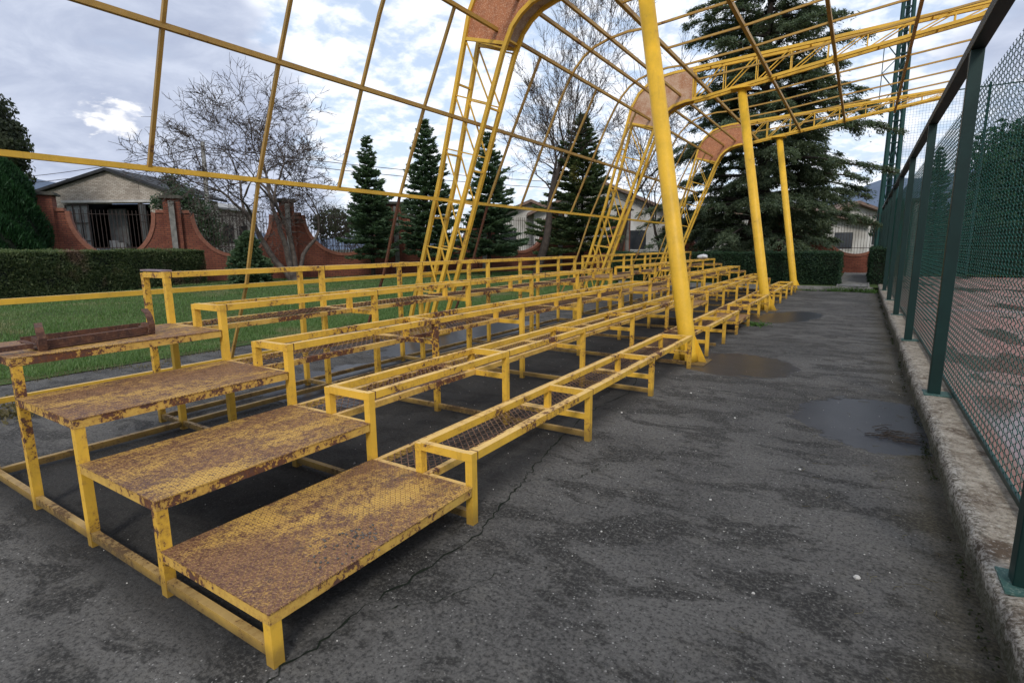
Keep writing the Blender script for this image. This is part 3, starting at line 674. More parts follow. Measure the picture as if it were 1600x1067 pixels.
# ---------------------------------------------------------------- chain link fence
fen = thing('chain_link_fence', (.74, 10, .17), 'tall dark green chain link fence standing on the concrete kerb along the court', 'fence')
FY = [3.0+3.66*i for i in range(-1, 9)]
for i, y in enumerate(FY):
    po = MB().box(.675, .775, y-.045, y+.045, .185, 3.36).build('post', 'green', fen, bevel=.004)
    MB().box(.64, .86, y-.11, y+.11, .174, .186).build('base_plate', 'teal', po)
MB().box(.67, .78, -1.5, FY[-1]+.3, 3.362, 3.46).build('top_rail', 'greentop', fen, bevel=.004)
MB().box(.862, .886, -1.5, FY[-1]+.3, .19, .225).build('bottom_rail', 'green', fen)
me_panel = None
def panel_mesh():
    cw, ch = .055, .055; W_, H_ = 3.66, 3.02; nw = int(W_/cw); nh = int(H_/ch*2)
    V = []; F = []; r = .0030; sub = 4
    for i in range(nw):
        pts = []
        for j in range(nh*sub+1):
            t_ = j/sub; ph = t_*math.pi
            # rounded zig-zag
            q = math.asin(math.sin(ph+ (math.pi if i % 2 else 0))*.93)/math.asin(.93)
            pts.append((.0045*math.cos(ph), i*cw+cw*.5+q*cw*.56, t_*ch/2))
        k = len(V)
        for (x, y, z) in pts:
            V += [(x-r, y-r*.5, z-r*.5), (x+r*.6, y-r, z), (x, y+r, z+r*.3)]
        for j in range(len(pts)-1):
            for c in range(3): F.append((k+3*j+c, k+3*j+(c+1) % 3, k+3*j+3+(c+1) % 3, k+3*j+3+c))
    return V, F
V, F = panel_mesh(); first = None
for i, y in enumerate(FY[:-1]):
    if first is None:
        first = fastmesh('mesh_panel', [(a+.875+.0, b_+y+.0, c+.21) for a, b_, c in V], F, 'wire', fen); o = first
        base = first.location.copy()
    else:
        o = first.copy(); S.collection.objects.link(o); o.parent = fen; o.location = base+Vector((0, y-FY[0], 0))
# ---------------------------------------------------------------- tall ball fence at the end of the court, mast
bf = thing('ball_fence', (8, 34.5, .1), 'very tall thin-wired green ball fence across the far end of the court', 'fence')
for x in (4.4, 8.2, 12, 15.8, 19.6): MB().tube([(x, 34.5, .1), (x, 34.5, 9.0)], .055, 8).build('post', 'mast', bf)
MB().beam((.9, 34.5, 8.85), (20, 34.5, 8.85), .05, .05).build('top_rail', 'mast', bf)
MB().beam((.9, 34.5, 4.2), (20, 34.5, 4.2), .04, .04).build('middle_rail', 'mast', bf)
b = MB()
for i in range(150): b.box(.95+i*.125, .958+i*.125, 34.5, 34.505, .15, 8.85)
for i in range(70): b.box(.95, 19.6, 34.506, 34.510, .2+i*.125, .207+i*.125)
b.build('net', 'wire', bf)
ma = thing('floodlight_mast', (.95, 34.6, .1), 'dark green lattice floodlight mast rising beyond the fence corner', 'mast')
mp = [(.62, 34.4), (1.22, 34.4), (.92, 34.95)]
for x, y in mp: MB().tube([(x, y, .1), (.92+(x-.92)*.55, y*.5+34.6*.5, 20)], [.13, .07], 10).build('chord', 'mast', ma)
b = MB()
for i in range(18):
    z = .4+i*1.05
    for (a, c) in ((0, 1), (1, 2), (2, 0)):
        s0, s1 = 1-.45*z/20, 1-.45*(z+1.05)/20
        pa = (.92+(mp[a][0]-.92)*s0, 34.6+(mp[a][1]-34.6)*s0, z); pc = (.92+(mp[c][0]-.92)*s1, 34.6+(mp[c][1]-34.6)*s1, z+1.05); pa2 = (.92+(mp[c][0]-.92)*s0, 34.6+(mp[c][1]-34.6)*s0, z)
        b.beam(pa, pc, .04, .04).beam(pa, pa2, .04, .04)
b.build('lacing', 'mast', ma)
MB().beam((.1, 34.2, 8.5), (.1, 34.2, 11.5), .04, .04).beam((.1, 34.2, 8.5), (.7, 34.4, 9.2), .04, .04).beam((.1, 34.2, 10), (.7, 34.4, 9.2), .04, .04).beam((.1, 34.2, 10), (.7, 34.4, 10.7), .04, .04).beam((.1, 34.2, 11.5), (.7, 34.4, 10.7), .04, .04).beam((.1, 34.2, 11.5), (.7, 34.4, 11.5), .04, .04).build('side_bracket', 'mast', ma)
# ---------------------------------------------------------------- brick walls
def wall_run(label, origin, d, bays, pillars, mat, z0, bz, sh_z, top_z, group=None):
    """origin (x,y), d unit direction, bays: list of (s0,s1) arch spans, pillars: centre s"""
    ox, oy = origin; nx, ny = -d[1], d[0]; th = .26
    root = thing('brick_wall', (ox, oy, z0), label, 'brick wall', group)
    P3 = lambda s, z, o=0.: (ox+d[0]*s+nx*o, oy+d[1]*s+ny*o, z)
    for a, c in bays:
        arc_ = []; n = 28; m_ = (a+c)/2; hw = (c-a)/2; dep = sh_z-bz
        for i in range(n+1):
            t_ = math.pi*i/n; arc_.append((m_-hw*math.cos(t_), sh_z-dep*math.sin(t_)))
        b = MB(); k0 = len(b.v)
        for s_, z in arc_: b.v += [P3(s_, z0-.3, -th/2), P3(s_, z, -th/2), P3(s_, z0-.3, th/2), P3(s_, z, th/2)]
        for i in range(n):
            k = 4*i; b.f += [(k, k+4, k+5, k+1), (k+2, k+3, k+7, k+6), (k+1, k+5, k+7, k+3)]
        pn = b.build('wall_panel', mat, root)
        # coping of bricks on edge
        b = MB()
        for i, (s_, z) in enumerate(arc_):
            j = min(max(i, 1), n-1); ts, tz = arc_[j+1][0]-arc_[j-1][0], arc_[j+1][1]-arc_[j-1][1]; L = math.hypot(ts, tz); ns, nz = -tz/L, ts/L
            b.v += [P3(s_-ns*.005, z-nz*.005, -th/2-.04), P3(s_+ns*.14, z+nz*.14, -th/2-.04), P3(s_+ns*.14, z+nz*.14, th/2+.04), P3(s_-ns*.005, z-nz*.005, th/2+.04)]
        for i in range(n):
            for j in range(4): b.f.append((4*i+j, 4*i+4+j, 4*i+4+(j+1) % 4, 4*i+(j+1) % 4))
        b.build('coping', 'coping', pn)
        b = MB(); ns_ = int((c-a)/.13)
        for i in range(1, ns_):
            s_ = a+(c-a)*i/ns_; u = (s_-m_)/hw; zb = sh_z-dep*math.sqrt(max(0, 1-u*u))+.05
            if sh_z-zb > .15: b.beam(P3(s_, zb), P3(s_, sh_z+.08), .018, .018)
        b.beam(P3(a+.02, sh_z-.08, .012), P3(c-.02, sh_z-.08, .012), .03, .02)
        u = math.sqrt(max(0, 1-((sh_z-(bz+.45))/dep)**2))*hw
        b.beam(P3(m_-u, bz+.45, .012), P3(m_+u, bz+.45, .012), .02, .03)
        b.build('railing', 'iron', pn)
    edges = [bays[0][0]-1.0]+[x for ab in bays for x in ab]+[bays[-1][1]+1.0]
    for i in range(0, len(edges), 2):
        a, c = edges[i], edges[i+1]
        b = MB(); b.prism([P3(a-.002 if i else a, z0-.3, -th/2+.001), P3(c+.002, z0-.3, -th/2+.001), P3(c+.002, sh_z, -th/2+.001), P3(a-.002, sh_z, -th/2+.001)], (nx*(th-.002), ny*(th-.002), 0)); b.build('wall_shoulder', mat, root)
        b = MB(); b.prism([P3(a+.02, sh_z, -th/2-.045), P3(c-.02, sh_z, -th/2-.045), P3(c-.02, sh_z+.12, -th/2-.045), P3(a+.02, sh_z+.12, -th/2-.045)], (nx*(th+.09), ny*(th+.09), 0)); b.build('shoulder_coping', 'coping', root)
    for s_ in pillars:
        q = .30
        b = MB(); b.prism([P3(s_-q, z0-.3, -q), P3(s_+q, z0-.3, -q), P3(s_+q, top_z, -q), P3(s_-q, top_z, -q)], (nx*2*q, ny*2*q, 0)); pl = b.build('pillar', mat, root)
        b = MB()
        for (za, zb, e) in ((top_z, top_z+.07, .13), (top_z+.07, top_z+.13, .06)):
            b.prism([P3(s_-q-e, za, -q-e), P3(s_+q+e, za, -q-e), P3(s_+q+e, zb, -q-e), P3(s_-q-e, zb, -q-e)], (nx*2*(q+e), ny*2*(q+e), 0))
        b.build('pillar_cap', 'cap', pl)
        if s_ == pillars[0]: continue
        b2_ = MB(); b2_.prism([P3(s_-.10, z0-.3, -q-.145), P3(s_+.10, z0-.3, -q-.145), P3(s_+.10, top_z-.1, -q-.145), P3(s_-.10, top_z-.1, -q-.145)], (nx*.14, ny*.14, 0))
        b2_.build('concrete_post', 'concrete', pl)
    return root
pil = [-1.35, 2.85, 7.30, 12.20, 16.9, 21.6, 26.3]
WO = (-26.0, 9.5)
# face toward the camera is on the side -n ; n = (-dy, dx) points away to the left/back
wall_run('long red brick wall with scooped arches and iron railings across the lawn', WO, WD, [(a+.62, c-.62) for a, c in zip(pil, pil[1:])], pil, 'brickL', .34, 1.34, 3.20, 3.78, 'red brick garden walls')
pf = [-9.87, -4.9, -2.65, 2.1, 6.8, 11.5, 16.2]
bays = [(-9.2, -5.5), (-2.07, 1.53)]
wall_run('red brick arched wall behind the clipped hedge at the end of the path', (0, 34.3), (1, 0), bays, [-9.87, -5.0, -2.6, 2.1], 'brickF', .16, 1.02, 3.2, 3.75, 'red brick garden walls')
# ---------------------------------------------------------------- foliage helpers
def cards(C, U, Vv):
    """diamond leaf faces: centre C, half axes U and V -> arrays"""
    n = len(C); V = np.empty((n, 4, 3), np.float32); V[:, 0] = C-U; V[:, 1] = C+Vv; V[:, 2] = C+U; V[:, 3] = C-Vv
    return V.reshape(-1, 3), np.arange(n*4).reshape(n, 4)
def unit(a): return a/np.maximum(np.linalg.norm(a, axis=-1, keepdims=True), 1e-9)
def randdir(n, g): return unit(g.normal(size=(n, 3)))
def fir(name, label, x, y, z0, h, r, seed, mat='fir', cat='fir tree', group='dark firs along the brick wall', dens=1.):
    g = np.random.default_rng(seed); root = thing(name, (x, y, z0), label, cat, group)
    MB().tube([(x, y, z0-.1), (x+g.normal(0, .03), y, z0+h*.5), (x, y, z0+h)], [.03*h*.55, .014*h*.6, .006], 8).build('trunk', 'barkdark', root, smooth=True)
    C = []; U = []; Vv = []; bt = MB(); z = z0+h*(.17 if h > 4 else .07); lev = 0
    asym = g.uniform(0, 6.28); am = g.uniform(.05, .16); gap = g.uniform(.04, .16)
    while z < z0+h*.985:
        f = (z-z0)/h; L = r*(1-f)**.80*(.80 if f < .22 else 1); nb = int(11-5*f); a0 = g.random()*6.28
        for i in range(nb):
            a = a0+6.283*i/nb+g.normal(0, .16); l = L*g.uniform(.60, 1.18)*(1+am*math.cos(a-asym))+.05
            if g.random() < gap and f > .15: continue
            dr = -.24+.42*f+g.normal(0, .06)
            n = max(8, int(l*105*dens)); t_ = g.uniform(.10, 1, n)**.8; ca, sa = math.cos(a), math.sin(a)
            droop = dr*t_*l+.16*l*t_**2.5
            side = g.uniform(-1, 1, n)*.34*l*(1-t_*.72); px_ = t_*l; 
            cx = x+ca*px_-sa*side; cy = y+sa*px_+ca*side; cz = z+droop-.05*np.abs(side)+g.normal(0, .025, n)
            C.append(np.stack([cx, cy, cz], -1))
            sg = np.sign(side)*g.uniform(.35, .9, n); d = unit(np.stack([ca*np.ones(n)-sa*sg, sa*np.ones(n)+ca*sg, dr+.25*t_+g.normal(0, .16, n)], -1))
            ln = g.uniform(.07, .15, n)*(1 if h > 4 else .7); U.append(d*ln[:, None])
            w_ = unit(np.cross(d, unit(np.array([0, 0, 1.])+g.normal(0, .45, (n, 3)))))*g.uniform(.018, .036, n)[:, None]; Vv.append(w_)
        z += h*.030*g.uniform(.85, 1.15); lev += 1
    C = np.concatenate(C); U = np.concatenate(U); Vv = np.concatenate(Vv)
    # a second, crossed spray for each so that the branches have thickness
    C2 = C+g.normal(0, .03, C.shape); U2 = U*.8+g.normal(0, .02, U.shape); V2 = np.cross(unit(U), unit(Vv))*.026
    V, F = cards(np.concatenate([C, C2]), np.concatenate([U, U2]), np.concatenate([Vv, V2]))
    fastmesh('crown', V, F, mat, root); return root
fir('fir_tree', 'slim dark fir between two scooped arches, shortest spire of the tall firs', -18.6, 17.4, .34, 6.2, 1.65, 1)
fir('fir_tree', 'tall dark fir rising just left of the nearest lattice truss', -16.5, 18.8, .34, 7.0, 1.85, 2)
fir('fir_tree', 'dark fir just right of the nearest lattice truss', -14.9, 21.3, .34, 6.6, 1.95, 3)
fir('fir_tree', 'broad fir with yellowing upper foliage between the bare tree and the second truss', -12.0, 25.4, .3, 7.9, 2.9, 4, mat='firyel')
fir('fir_tree', 'small low fir below the bare many-stemmed tree', -20.2, 12.5, .34, 2.0, 1.0, 5, dens=1.5)
def blob_tree(name, label, x, y, z0, h, blobs, n, leaf, mat, cat, seed, group=None, trunk=.15, wid=.5, shell=.35):
    g = np.random.default_rng(seed); root = thing(name, (x, y, z0), label, cat, group); bt = MB()
    bt.tube([(x, y, z0-.1), (x+.05, y, z0+h*.3), (x, y+.05, z0+h*.75)], [trunk, trunk*.8, trunk*.3], 8)
    C = []; N = []
    for (bx, by, bz, rx, ry, rz) in blobs:
        bt.tube([(x, y, z0+h*.25), ((x*.6+bx*.4), (y*.6+by*.4), z0+h*.3), (bx, by, bz)], [trunk*.4, trunk*.25, .01], 5)
        k = int(n*rx*ry); d = randdir(k, g); rr = (1-g.random(k)**1.5*shell); w3 = 1+.16*np.sin(d[:, 0:1]*7+bx)*np.cos(d[:, 1:2]*6+by)+.10*np.sin(d[:, 2:3]*11+bz)
        C.append(np.array([bx, by, bz])+d*rr[:, None]*w3*np.array([rx, ry, rz])); N.append(d)
    C = np.concatenate(C); N = np.concatenate(N); k = len(C)
    U = unit(g.normal(size=(k, 3))+np.array([0, 0, .2])); U = unit(U-N*np.sum(U*N, -1, keepdims=True)*.6); Vv = unit(np.cross(U, N+g.normal(0, .5, (k, 3))))
    ln = g.uniform(.7, 1.3, (k, 1))*leaf
    V, F = cards(C, U*ln, Vv*ln*wid); bt.build('trunk', 'barkdark', root); fastmesh('crown', V, F, mat, root); return root
# thuja column at the left edge
def thuja():
    g = np.random.default_rng(21); x, y, z0, h, r = -26.4, 6.75, .34, 4.75, 1.6; root = thing('thuja', (x, y, z0), 'dense green cypress column at the left edge behind the hedge', 'conifer')
    MB().tube([(x, y, z0-.1), (x, y, z0+h*.8)], [.14, .03], 8).build('trunk', 'barkdark', root)
    n = 62000; f = g.random(n)**1.0; a = g.random(n)*6.283; rad_ = r*np.sqrt(np.clip(1-f**2.6, 0, 1))*(.86+.12*np.sin(a*5+f*17)+.08*np.sin(a*11+f*31))*(1-g.random(n)**2*.28)
    C = np.stack([x+np.cos(a)*rad_, y+np.sin(a)*rad_, z0+f*h+g.normal(0, .05, n)], -1)
    d = unit(np.stack([np.cos(a)*.55, np.sin(a)*.55, np.full(n, 1.)], -1)+g.normal(0, .28, (n, 3)))
    U = d*g.uniform(.06, .14, (n, 1)); Vv = unit(np.cross(d, randdir(n, g)))*g.uniform(.012, .028, (n, 1))
    V, F = cards(C, U, Vv); fastmesh('crown', V, F, 'thuja', root)
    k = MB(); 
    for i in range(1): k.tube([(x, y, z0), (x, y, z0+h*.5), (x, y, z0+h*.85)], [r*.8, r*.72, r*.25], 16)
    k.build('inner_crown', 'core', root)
thuja()
blob_tree('evergreen_tree', 'dark broadleaf evergreen tree rising behind the cypress column at the left edge', -38.85, 9.9, .3, 10,
          [(-38.9, 9.9, 8.0, 1.7, 1.7, 2.1), (-38.2, 10.5, 7.0, 1.2, 1.2, 1.6), (-39.8, 9.2, 5.4, 2.2, 2.2, 2.4), (-38.3, 10.4, 5.2, 1.2, 1.2, 1.6), (-39.2, 9.6, 9.4, 1.0, 1.0, .8)], 3400, .12, 'broad', 'tree', 31, trunk=.25, shell=.6)
blob_tree('magnolia_tree', 'young glossy-leaved evergreen growing behind the brick wall beside the garage', -28.7, 14.6, .34, 4.8,
          [(q-1.1, v_-.7, c_, d_, e_, f_) for q, v_, c_, d_, e_, f_ in ((-27.6, 15.3, 4.1, .9, .9, .9), (-27.1, 15.9, 3.2, .85, .85, 1.1), (-26.9, 16.2, 2.3, .8, .8, 1.0), (-27.9, 14.9, 5.0, .45, .45, .7), (-28.6, 14.6, 4.0, .5, .5, .5))], 1500, .09, 'magn', 'tree', 32, trunk=.07, shell=.8, wid=.42)
# ---------------------------------------------------------------- hedges
def hedge(label, a, c, th, z0, z1, mat, n, seed, group=None, leafs=.03, close=True):
    g = np.random.default_rng(seed); a = np.array(a, float); c = np.array(c, float); L = np.linalg.norm(c-a); d = (c-a)/L; nn = np.array([-d[1], d[0]])
    root = thing('hedge', (*((a+c)/2), z0), label, 'hedge', group)
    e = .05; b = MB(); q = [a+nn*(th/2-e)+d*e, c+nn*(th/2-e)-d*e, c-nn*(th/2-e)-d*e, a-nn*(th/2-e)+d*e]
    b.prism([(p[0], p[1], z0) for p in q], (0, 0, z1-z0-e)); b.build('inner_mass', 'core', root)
    H = z1-z0; areas = np.array([L*H, L*th, L*H, th*H, th*H]); k = (areas/areas.sum()*n).astype(int); C = []; N = []
    for i, kk in enumerate(k):
        u, v = g.random(kk), g.random(kk); dep = -np.abs(g.normal(0, .045, kk))
        if i in (0, 2):
            s_ = 1 if i == 0 else -1; p = a+np.outer(u*L, d)+nn*s_*(th/2); zz = z0+v*H; N0 = np.array([nn[0]*s_, nn[1]*s_, 0])
        elif i == 1: p = a+np.outer(u*L, d)+np.outer((v-.5)*th, nn); zz = np.full(kk, z1); N0 = np.array([0, 0, 1.])
        else:
            s_ = 1 if i == 3 else -1; p = (c if s_ > 0 else a)+np.outer((u-.5)*th, nn); zz = z0+v*H; N0 = np.array([d[0]*s_, d[1]*s_, 0])
        P_ = np.concatenate([p, zz[:, None]], 1); wob = .045*np.sin(P_[:, 0]*3.1+P_[:, 2]*4)*np.cos(P_[:, 1]*2.7+P_[:, 2]*3)
        C.append(P_+N0*(dep+wob+g.exponential(.012, kk))[:, None]); N.append(np.tile(N0, (kk, 1)))
    C = np.concatenate(C); N = np.concatenate(N); k = len(C)
    U = unit(N*.5+np.array([0, 0, .35])+g.normal(0, .7, (k, 3))); Vv = unit(np.cross(U, g.normal(size=(k, 3)))); ln = g.uniform(.6, 1.35, (k, 1))*leafs
    V, F = cards(C, U*ln, Vv*ln*.45); fastmesh('foliage', V, F, mat, root); return root
hedge('long low mixed green and reddish hedge in front of the brick wall on the left', (-17.9, 1.2), (-23.15, 11.9), 1.0, .33, 1.66, 'hedge', 130000, 41, leafs=.034)
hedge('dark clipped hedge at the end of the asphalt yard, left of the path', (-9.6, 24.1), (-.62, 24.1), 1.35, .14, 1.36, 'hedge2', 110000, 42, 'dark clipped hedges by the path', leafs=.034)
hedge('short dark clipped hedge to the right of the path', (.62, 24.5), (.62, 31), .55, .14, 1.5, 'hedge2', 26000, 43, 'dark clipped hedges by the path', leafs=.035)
hedge('long green hedge behind the far end of the tennis court', (1.5, 35.6), (24, 35.6), 1.4, .1, 2.6, 'hedge2', 90000, 44, 'dark clipped hedges by the path', leafs=.06)
# ---------------------------------------------------------------- cedar
def cedar(x, y, z0, h, R, seed):
    g = np.random.default_rng(seed); root = thing('cedar_tree', (x, y, z0), 'huge dark cedar with layered drooping branches behind the clipped hedge', 'cedar')
    MB().tube([(x, y, z0-.2), (x+.1, y, z0+4), (x-.1, y, z0+9), (x-.2, y, z0+h)], [.38, .30, .18, .03], 12).build('trunk', 'barkdark', root, smooth=True)
    limb = MB(); C = []; U = []; Vv = []; z = z0+1.5
    while z < z0+h*.97:
        f = (z-z0)/h; L = R*(1-f)**.46*(.90 if f < .1 else 1.); nb = int(9-3*f); a0 = g.random()*6.28
        for i in range(nb):
            a = a0+6.283*i/nb+g.normal(0, .25); l = L*g.uniform(.60, 1.12); zz = z+g.normal(0, .22); rise = .12*l+g.normal(0, .1)
            ca, sa = math.cos(a), math.sin(a)
            zf = lambda t_: zz+rise*np.sin(t_*1.9)-.20*l*t_**2*(1.1-f*.7)
            pts = [(x+ca*l*q, y+sa*l*q, float(zf(q))) for q in (0, .2, .4, .6, .8, 1.)]; r0 = .022*l+.015
            limb.tube(pts, [r0, r0*.8, r0*.6, r0*.4, r0*.25, .008], 5)
            ns = int(l*3.6)+3
            for j in range(ns):
                t0 = g.uniform(.16, 1.0); sd_ = g.choice((-1, 1)); sl_ = (.40*l*(1.08-t0)+.22)*g.uniform(.6, 1.15); da = a+sd_*g.uniform(.55, 1.15)
                bx, by, bz = x+ca*l*t0, y+sa*l*t0, float(zf(t0)); c2, s2 = math.cos(da), math.sin(da)
                n = int(sl_*150)+16; t_ = g.random(n)**.8; 
                wob = g.normal(0, .075, (n, 3)); wob[:, 2] *= .55
                Cc = np.stack([bx+c2*sl_*t_, by+s2*sl_*t_, bz+.06*sl_*np.sin(t_*3)-.30*sl_*t_**2.2], -1)+wob
                # hanging fringe
                k = int(n*.35); Cc[:k, 2] -= g.exponential(.09, k)
                d = unit(np.stack([c2+g.normal(0, .55, n), s2+g.normal(0, .55, n), -.25-.4*t_+g.normal(0, .35, n)], -1))
                C.append(Cc); U.append(d*g.uniform(.05, .12, (n, 1))); Vv.append(unit(np.cross(d, unit(np.array([0, 0, 1.])+g.normal(0, .5, (n, 3)))))*g.uniform(.012, .030, (n, 1)))
        z += g.uniform(.60, .92)*(1-.25*f)
    limb.build('limbs', 'barkdark', root); V, F = cards(np.concatenate(C), np.concatenate(U), np.concatenate(Vv)); fastmesh('crown', V, F, 'cedar', root)
cedar(-4.4, 29.6, .16, 18.5, 6.0, 51)
# ---------------------------------------------------------------- bare trees
def bare(label, x, y, z0, stems, seed, depth, twigmat='twig', barkmat='bark', sidek=(1, 2, 2, 3), sidel=2, group='bare winter trees', spread=.55, n0=6, ratio=.74, grav=.0, wig=.13, minr=.0065, catkin=0, leafm=None, upb=.05):
    g = random.Random(seed); root = thing('bare_tree', (x, y, z0), label, 'bare tree', group); thick = MB(); thin = MB(); tips = []
    def grow(p, d, L, r, lev):
        n = 4 if lev > 2 else 6; pts = [p]; rr = [r]; q = p.copy(); dd = d.copy()
        for i in range(n):
            dd = (dd+Vector((g.gauss(0, wig), g.gauss(0, wig), g.gauss(0, wig)+grav*(1 if lev > 2 else .2)))).normalized(); q = q+dd*L/n; pts.append(q.copy()); rr.append(max(minr*.6, r*(1-.42*(i+1)/n)))
        (thick if r > .03 else thin).tube(pts, rr, 8 if r > .05 else (4 if r > .015 else 3), cap=False)
        if lev >= depth: tips.append(q); return
        kids = 3 if g.random() < .55 else 2
        for k in range(kids):
            ax = Vector((g.gauss(0, 1), g.gauss(0, 1), g.gauss(0, .6))); ax = (ax-dd*ax.dot(dd)).normalized()
            nd = (dd+ax*g.uniform(.35, 1.)*spread*1.3).normalized(); nd.z += upb; nd.normalize()
            grow(q, nd, L*ratio*g.uniform(.8, 1.15), max(minr, rr[-1]*g.uniform(.68, .86)), lev+1)
        if lev >= 1:
            for k in range(g.choice(sidek)):
                j = g.randrange(1, n); ax = Vector((g.gauss(0, 1), g.gauss(0, 1), g.gauss(0, .7))); ax = (ax-dd*ax.dot(dd)).normalized()
                grow(pts[j], (dd*.6+ax+Vector((0, 0, upb*2))).normalized(), L*ratio*.75*g.uniform(.6, 1.1), max(minr, rr[j]*.5), lev+sidel)
    for (dx_, dy_, dz_, L, r) in stems: grow(Vector((x+dx_*.15, y+dy_*.15, z0-.1)), Vector((dx_, dy_, dz_)).normalized(), L, r, 0)
    thick.build('trunk', barkmat, root, smooth=True); thin.build('branches', twigmat, root)
    if leafm:
        gg = np.random.default_rng(seed); Cc = np.repeat(np.array([tuple(t_) for t_ in tips]), leafm[1], 0); n = len(Cc); Cc = Cc+gg.normal(0, .12, Cc.shape); dd = randdir(n, gg)
        V, F = cards(Cc, dd*gg.uniform(.02, .045, (n, 1)), unit(np.cross(dd, randdir(n, gg)))*.012); fastmesh('leaves', V, F, leafm[0], root)
    return root
rx, ry = .84, .54
bare('spreading bare tree with several pale grey stems standing on the lawn', -20.9, 14.9, .34,
     [(-.50*rx, -.50*ry, 1, 2.9, .15), (-.12*rx, -.1*ry, 1, 3.2, .14), (.14*rx, .14*ry, 1, 3.0, .13), (.50*rx, .50*ry, 1, 2.6, .11)], 120, 6, sidek=(1, 1, 2), sidel=1, spread=.66, ratio=.72, wig=.15, minr=.0095)
bare('tall bare tree with a leaning forked dark trunk and drooping twigs', -13.3, 23.0, .3,
     [(.04, .0, 1, 3.7, .24)], 97, 7, barkmat='barkdark', twigmat='twig', spread=.34, ratio=.76, wig=.09, upb=.20, minr=.009, leafm=('firyel', 1))
bare('slender bare tree standing behind the second lattice truss', -12.6, 31.5, .3, [(.10, .05, 1, 3.6, .16), (-.2, .1, 1, 3.2, .10)], 93, 6, barkmat='barkdark', spread=.45, ratio=.80, wig=.10, minr=.010)
bare('leaning bare tree between the second truss and the cedar', -9.4, 31.0, .2, [(-.25, .1, 1, 2.8, .12)], 95, 5, barkmat='barkdark', spread=.55, ratio=.80, wig=.12, minr=.010)
# leafless scrub behind the wall
def scrub(label, x, y, z0, w_, h, n, seed):
    g = random.Random(seed); b = MB()
    for _ in range(n):
        a = g.uniform(-.5, .5)*w_; px_, py_ = x+WD[0]*a+g.gauss(0, .4), y+WD[1]*a+g.gauss(0, .4); hh = h*g.uniform(.5, 1.1); p = Vector((px_, py_, z0)); d = Vector((g.gauss(0, .25), g.gauss(0, .25), 1)); pts = [p]
        for i in range(4): d = (d+Vector((g.gauss(0, .16), g.gauss(0, .16), .1))).normalized(); p = p+d*hh/4; pts.append(p)
        b.tube(pts, [.016, .013, .010, .008, .005], 3, cap=False)
        for q in pts[1:]:
            for _k in range(4):
                e = Vector((g.gauss(0, 1), g.gauss(0, 1), g.uniform(.2, 1.2))).normalized()*hh*.18; b.tube([q, q+e*.5+Vector((0, 0, .03)), q+e], [.006, .005, .004], 3, cap=False)
    tag(b.build('scrub', 'scrub'), label, 'bushes', kind='stuff')
scrub('tangle of leafless brown scrub behind the scooped brick wall', -22.6, 18.6, .3, 12, 3.3, 200, 61)
# palms and low bushes beyond
blob_tree('distant_shrub', 'distant rounded green bush seen above the wall left of the slim fir', -38, 36, 0, 6,
          [(-38, 36, 4.6, 2.2, 2.2, 1.6), (-34.5, 37, 4.2, 1.9, 1.9, 1.5), (-40.5, 33.5, 3.9, 2, 2, 1.4)], 500, .16, 'broad', 'bush', 64, trunk=.2)
# trees right of the fence
fir('fir_tree', 'slender pointed conifer seen through the chain link fence', 3.3, 40.0, .1, 7.0, 1.5, 71, group='conifers beyond the tennis court')
blob_tree('evergreen_tree', 'bushy green tree beyond the court at the right edge, seen through the fence', 6.6, 41, .1, 8.5,
          [(6.4, 41, 5.6, 2.2, 2.2, 2.6), (7.8, 41.5, 4.2, 2.4, 2.4, 2.6), (5.6, 40.5, 3.2, 1.7, 1.7, 2.0), (9.6, 41.5, 5.6, 2.3, 2.3, 2.5), (7.4, 41, 7.4, 1.2, 1.2, 1.3)], 900, .15, 'thuja', 'tree', 72, 'trees beyond the tennis court', trunk=.2, shell=.6)
blob_tree('evergreen_tree', 'low dark tree beyond the court just right of the mast, seen through the fence', 1.7, 41, .1, 4.5,
          [(1.7, 41, 2.6, 1.4, 1.4, 1.7), (4.6, 40, 2.3, 1.5, 1.5, 1.6), (12.5, 41, 3.6, 2.6, 2.6, 2.6)], 900, .14, 'hedge2', 'tree', 73, 'trees beyond the tennis court', trunk=.15, shell=.6)
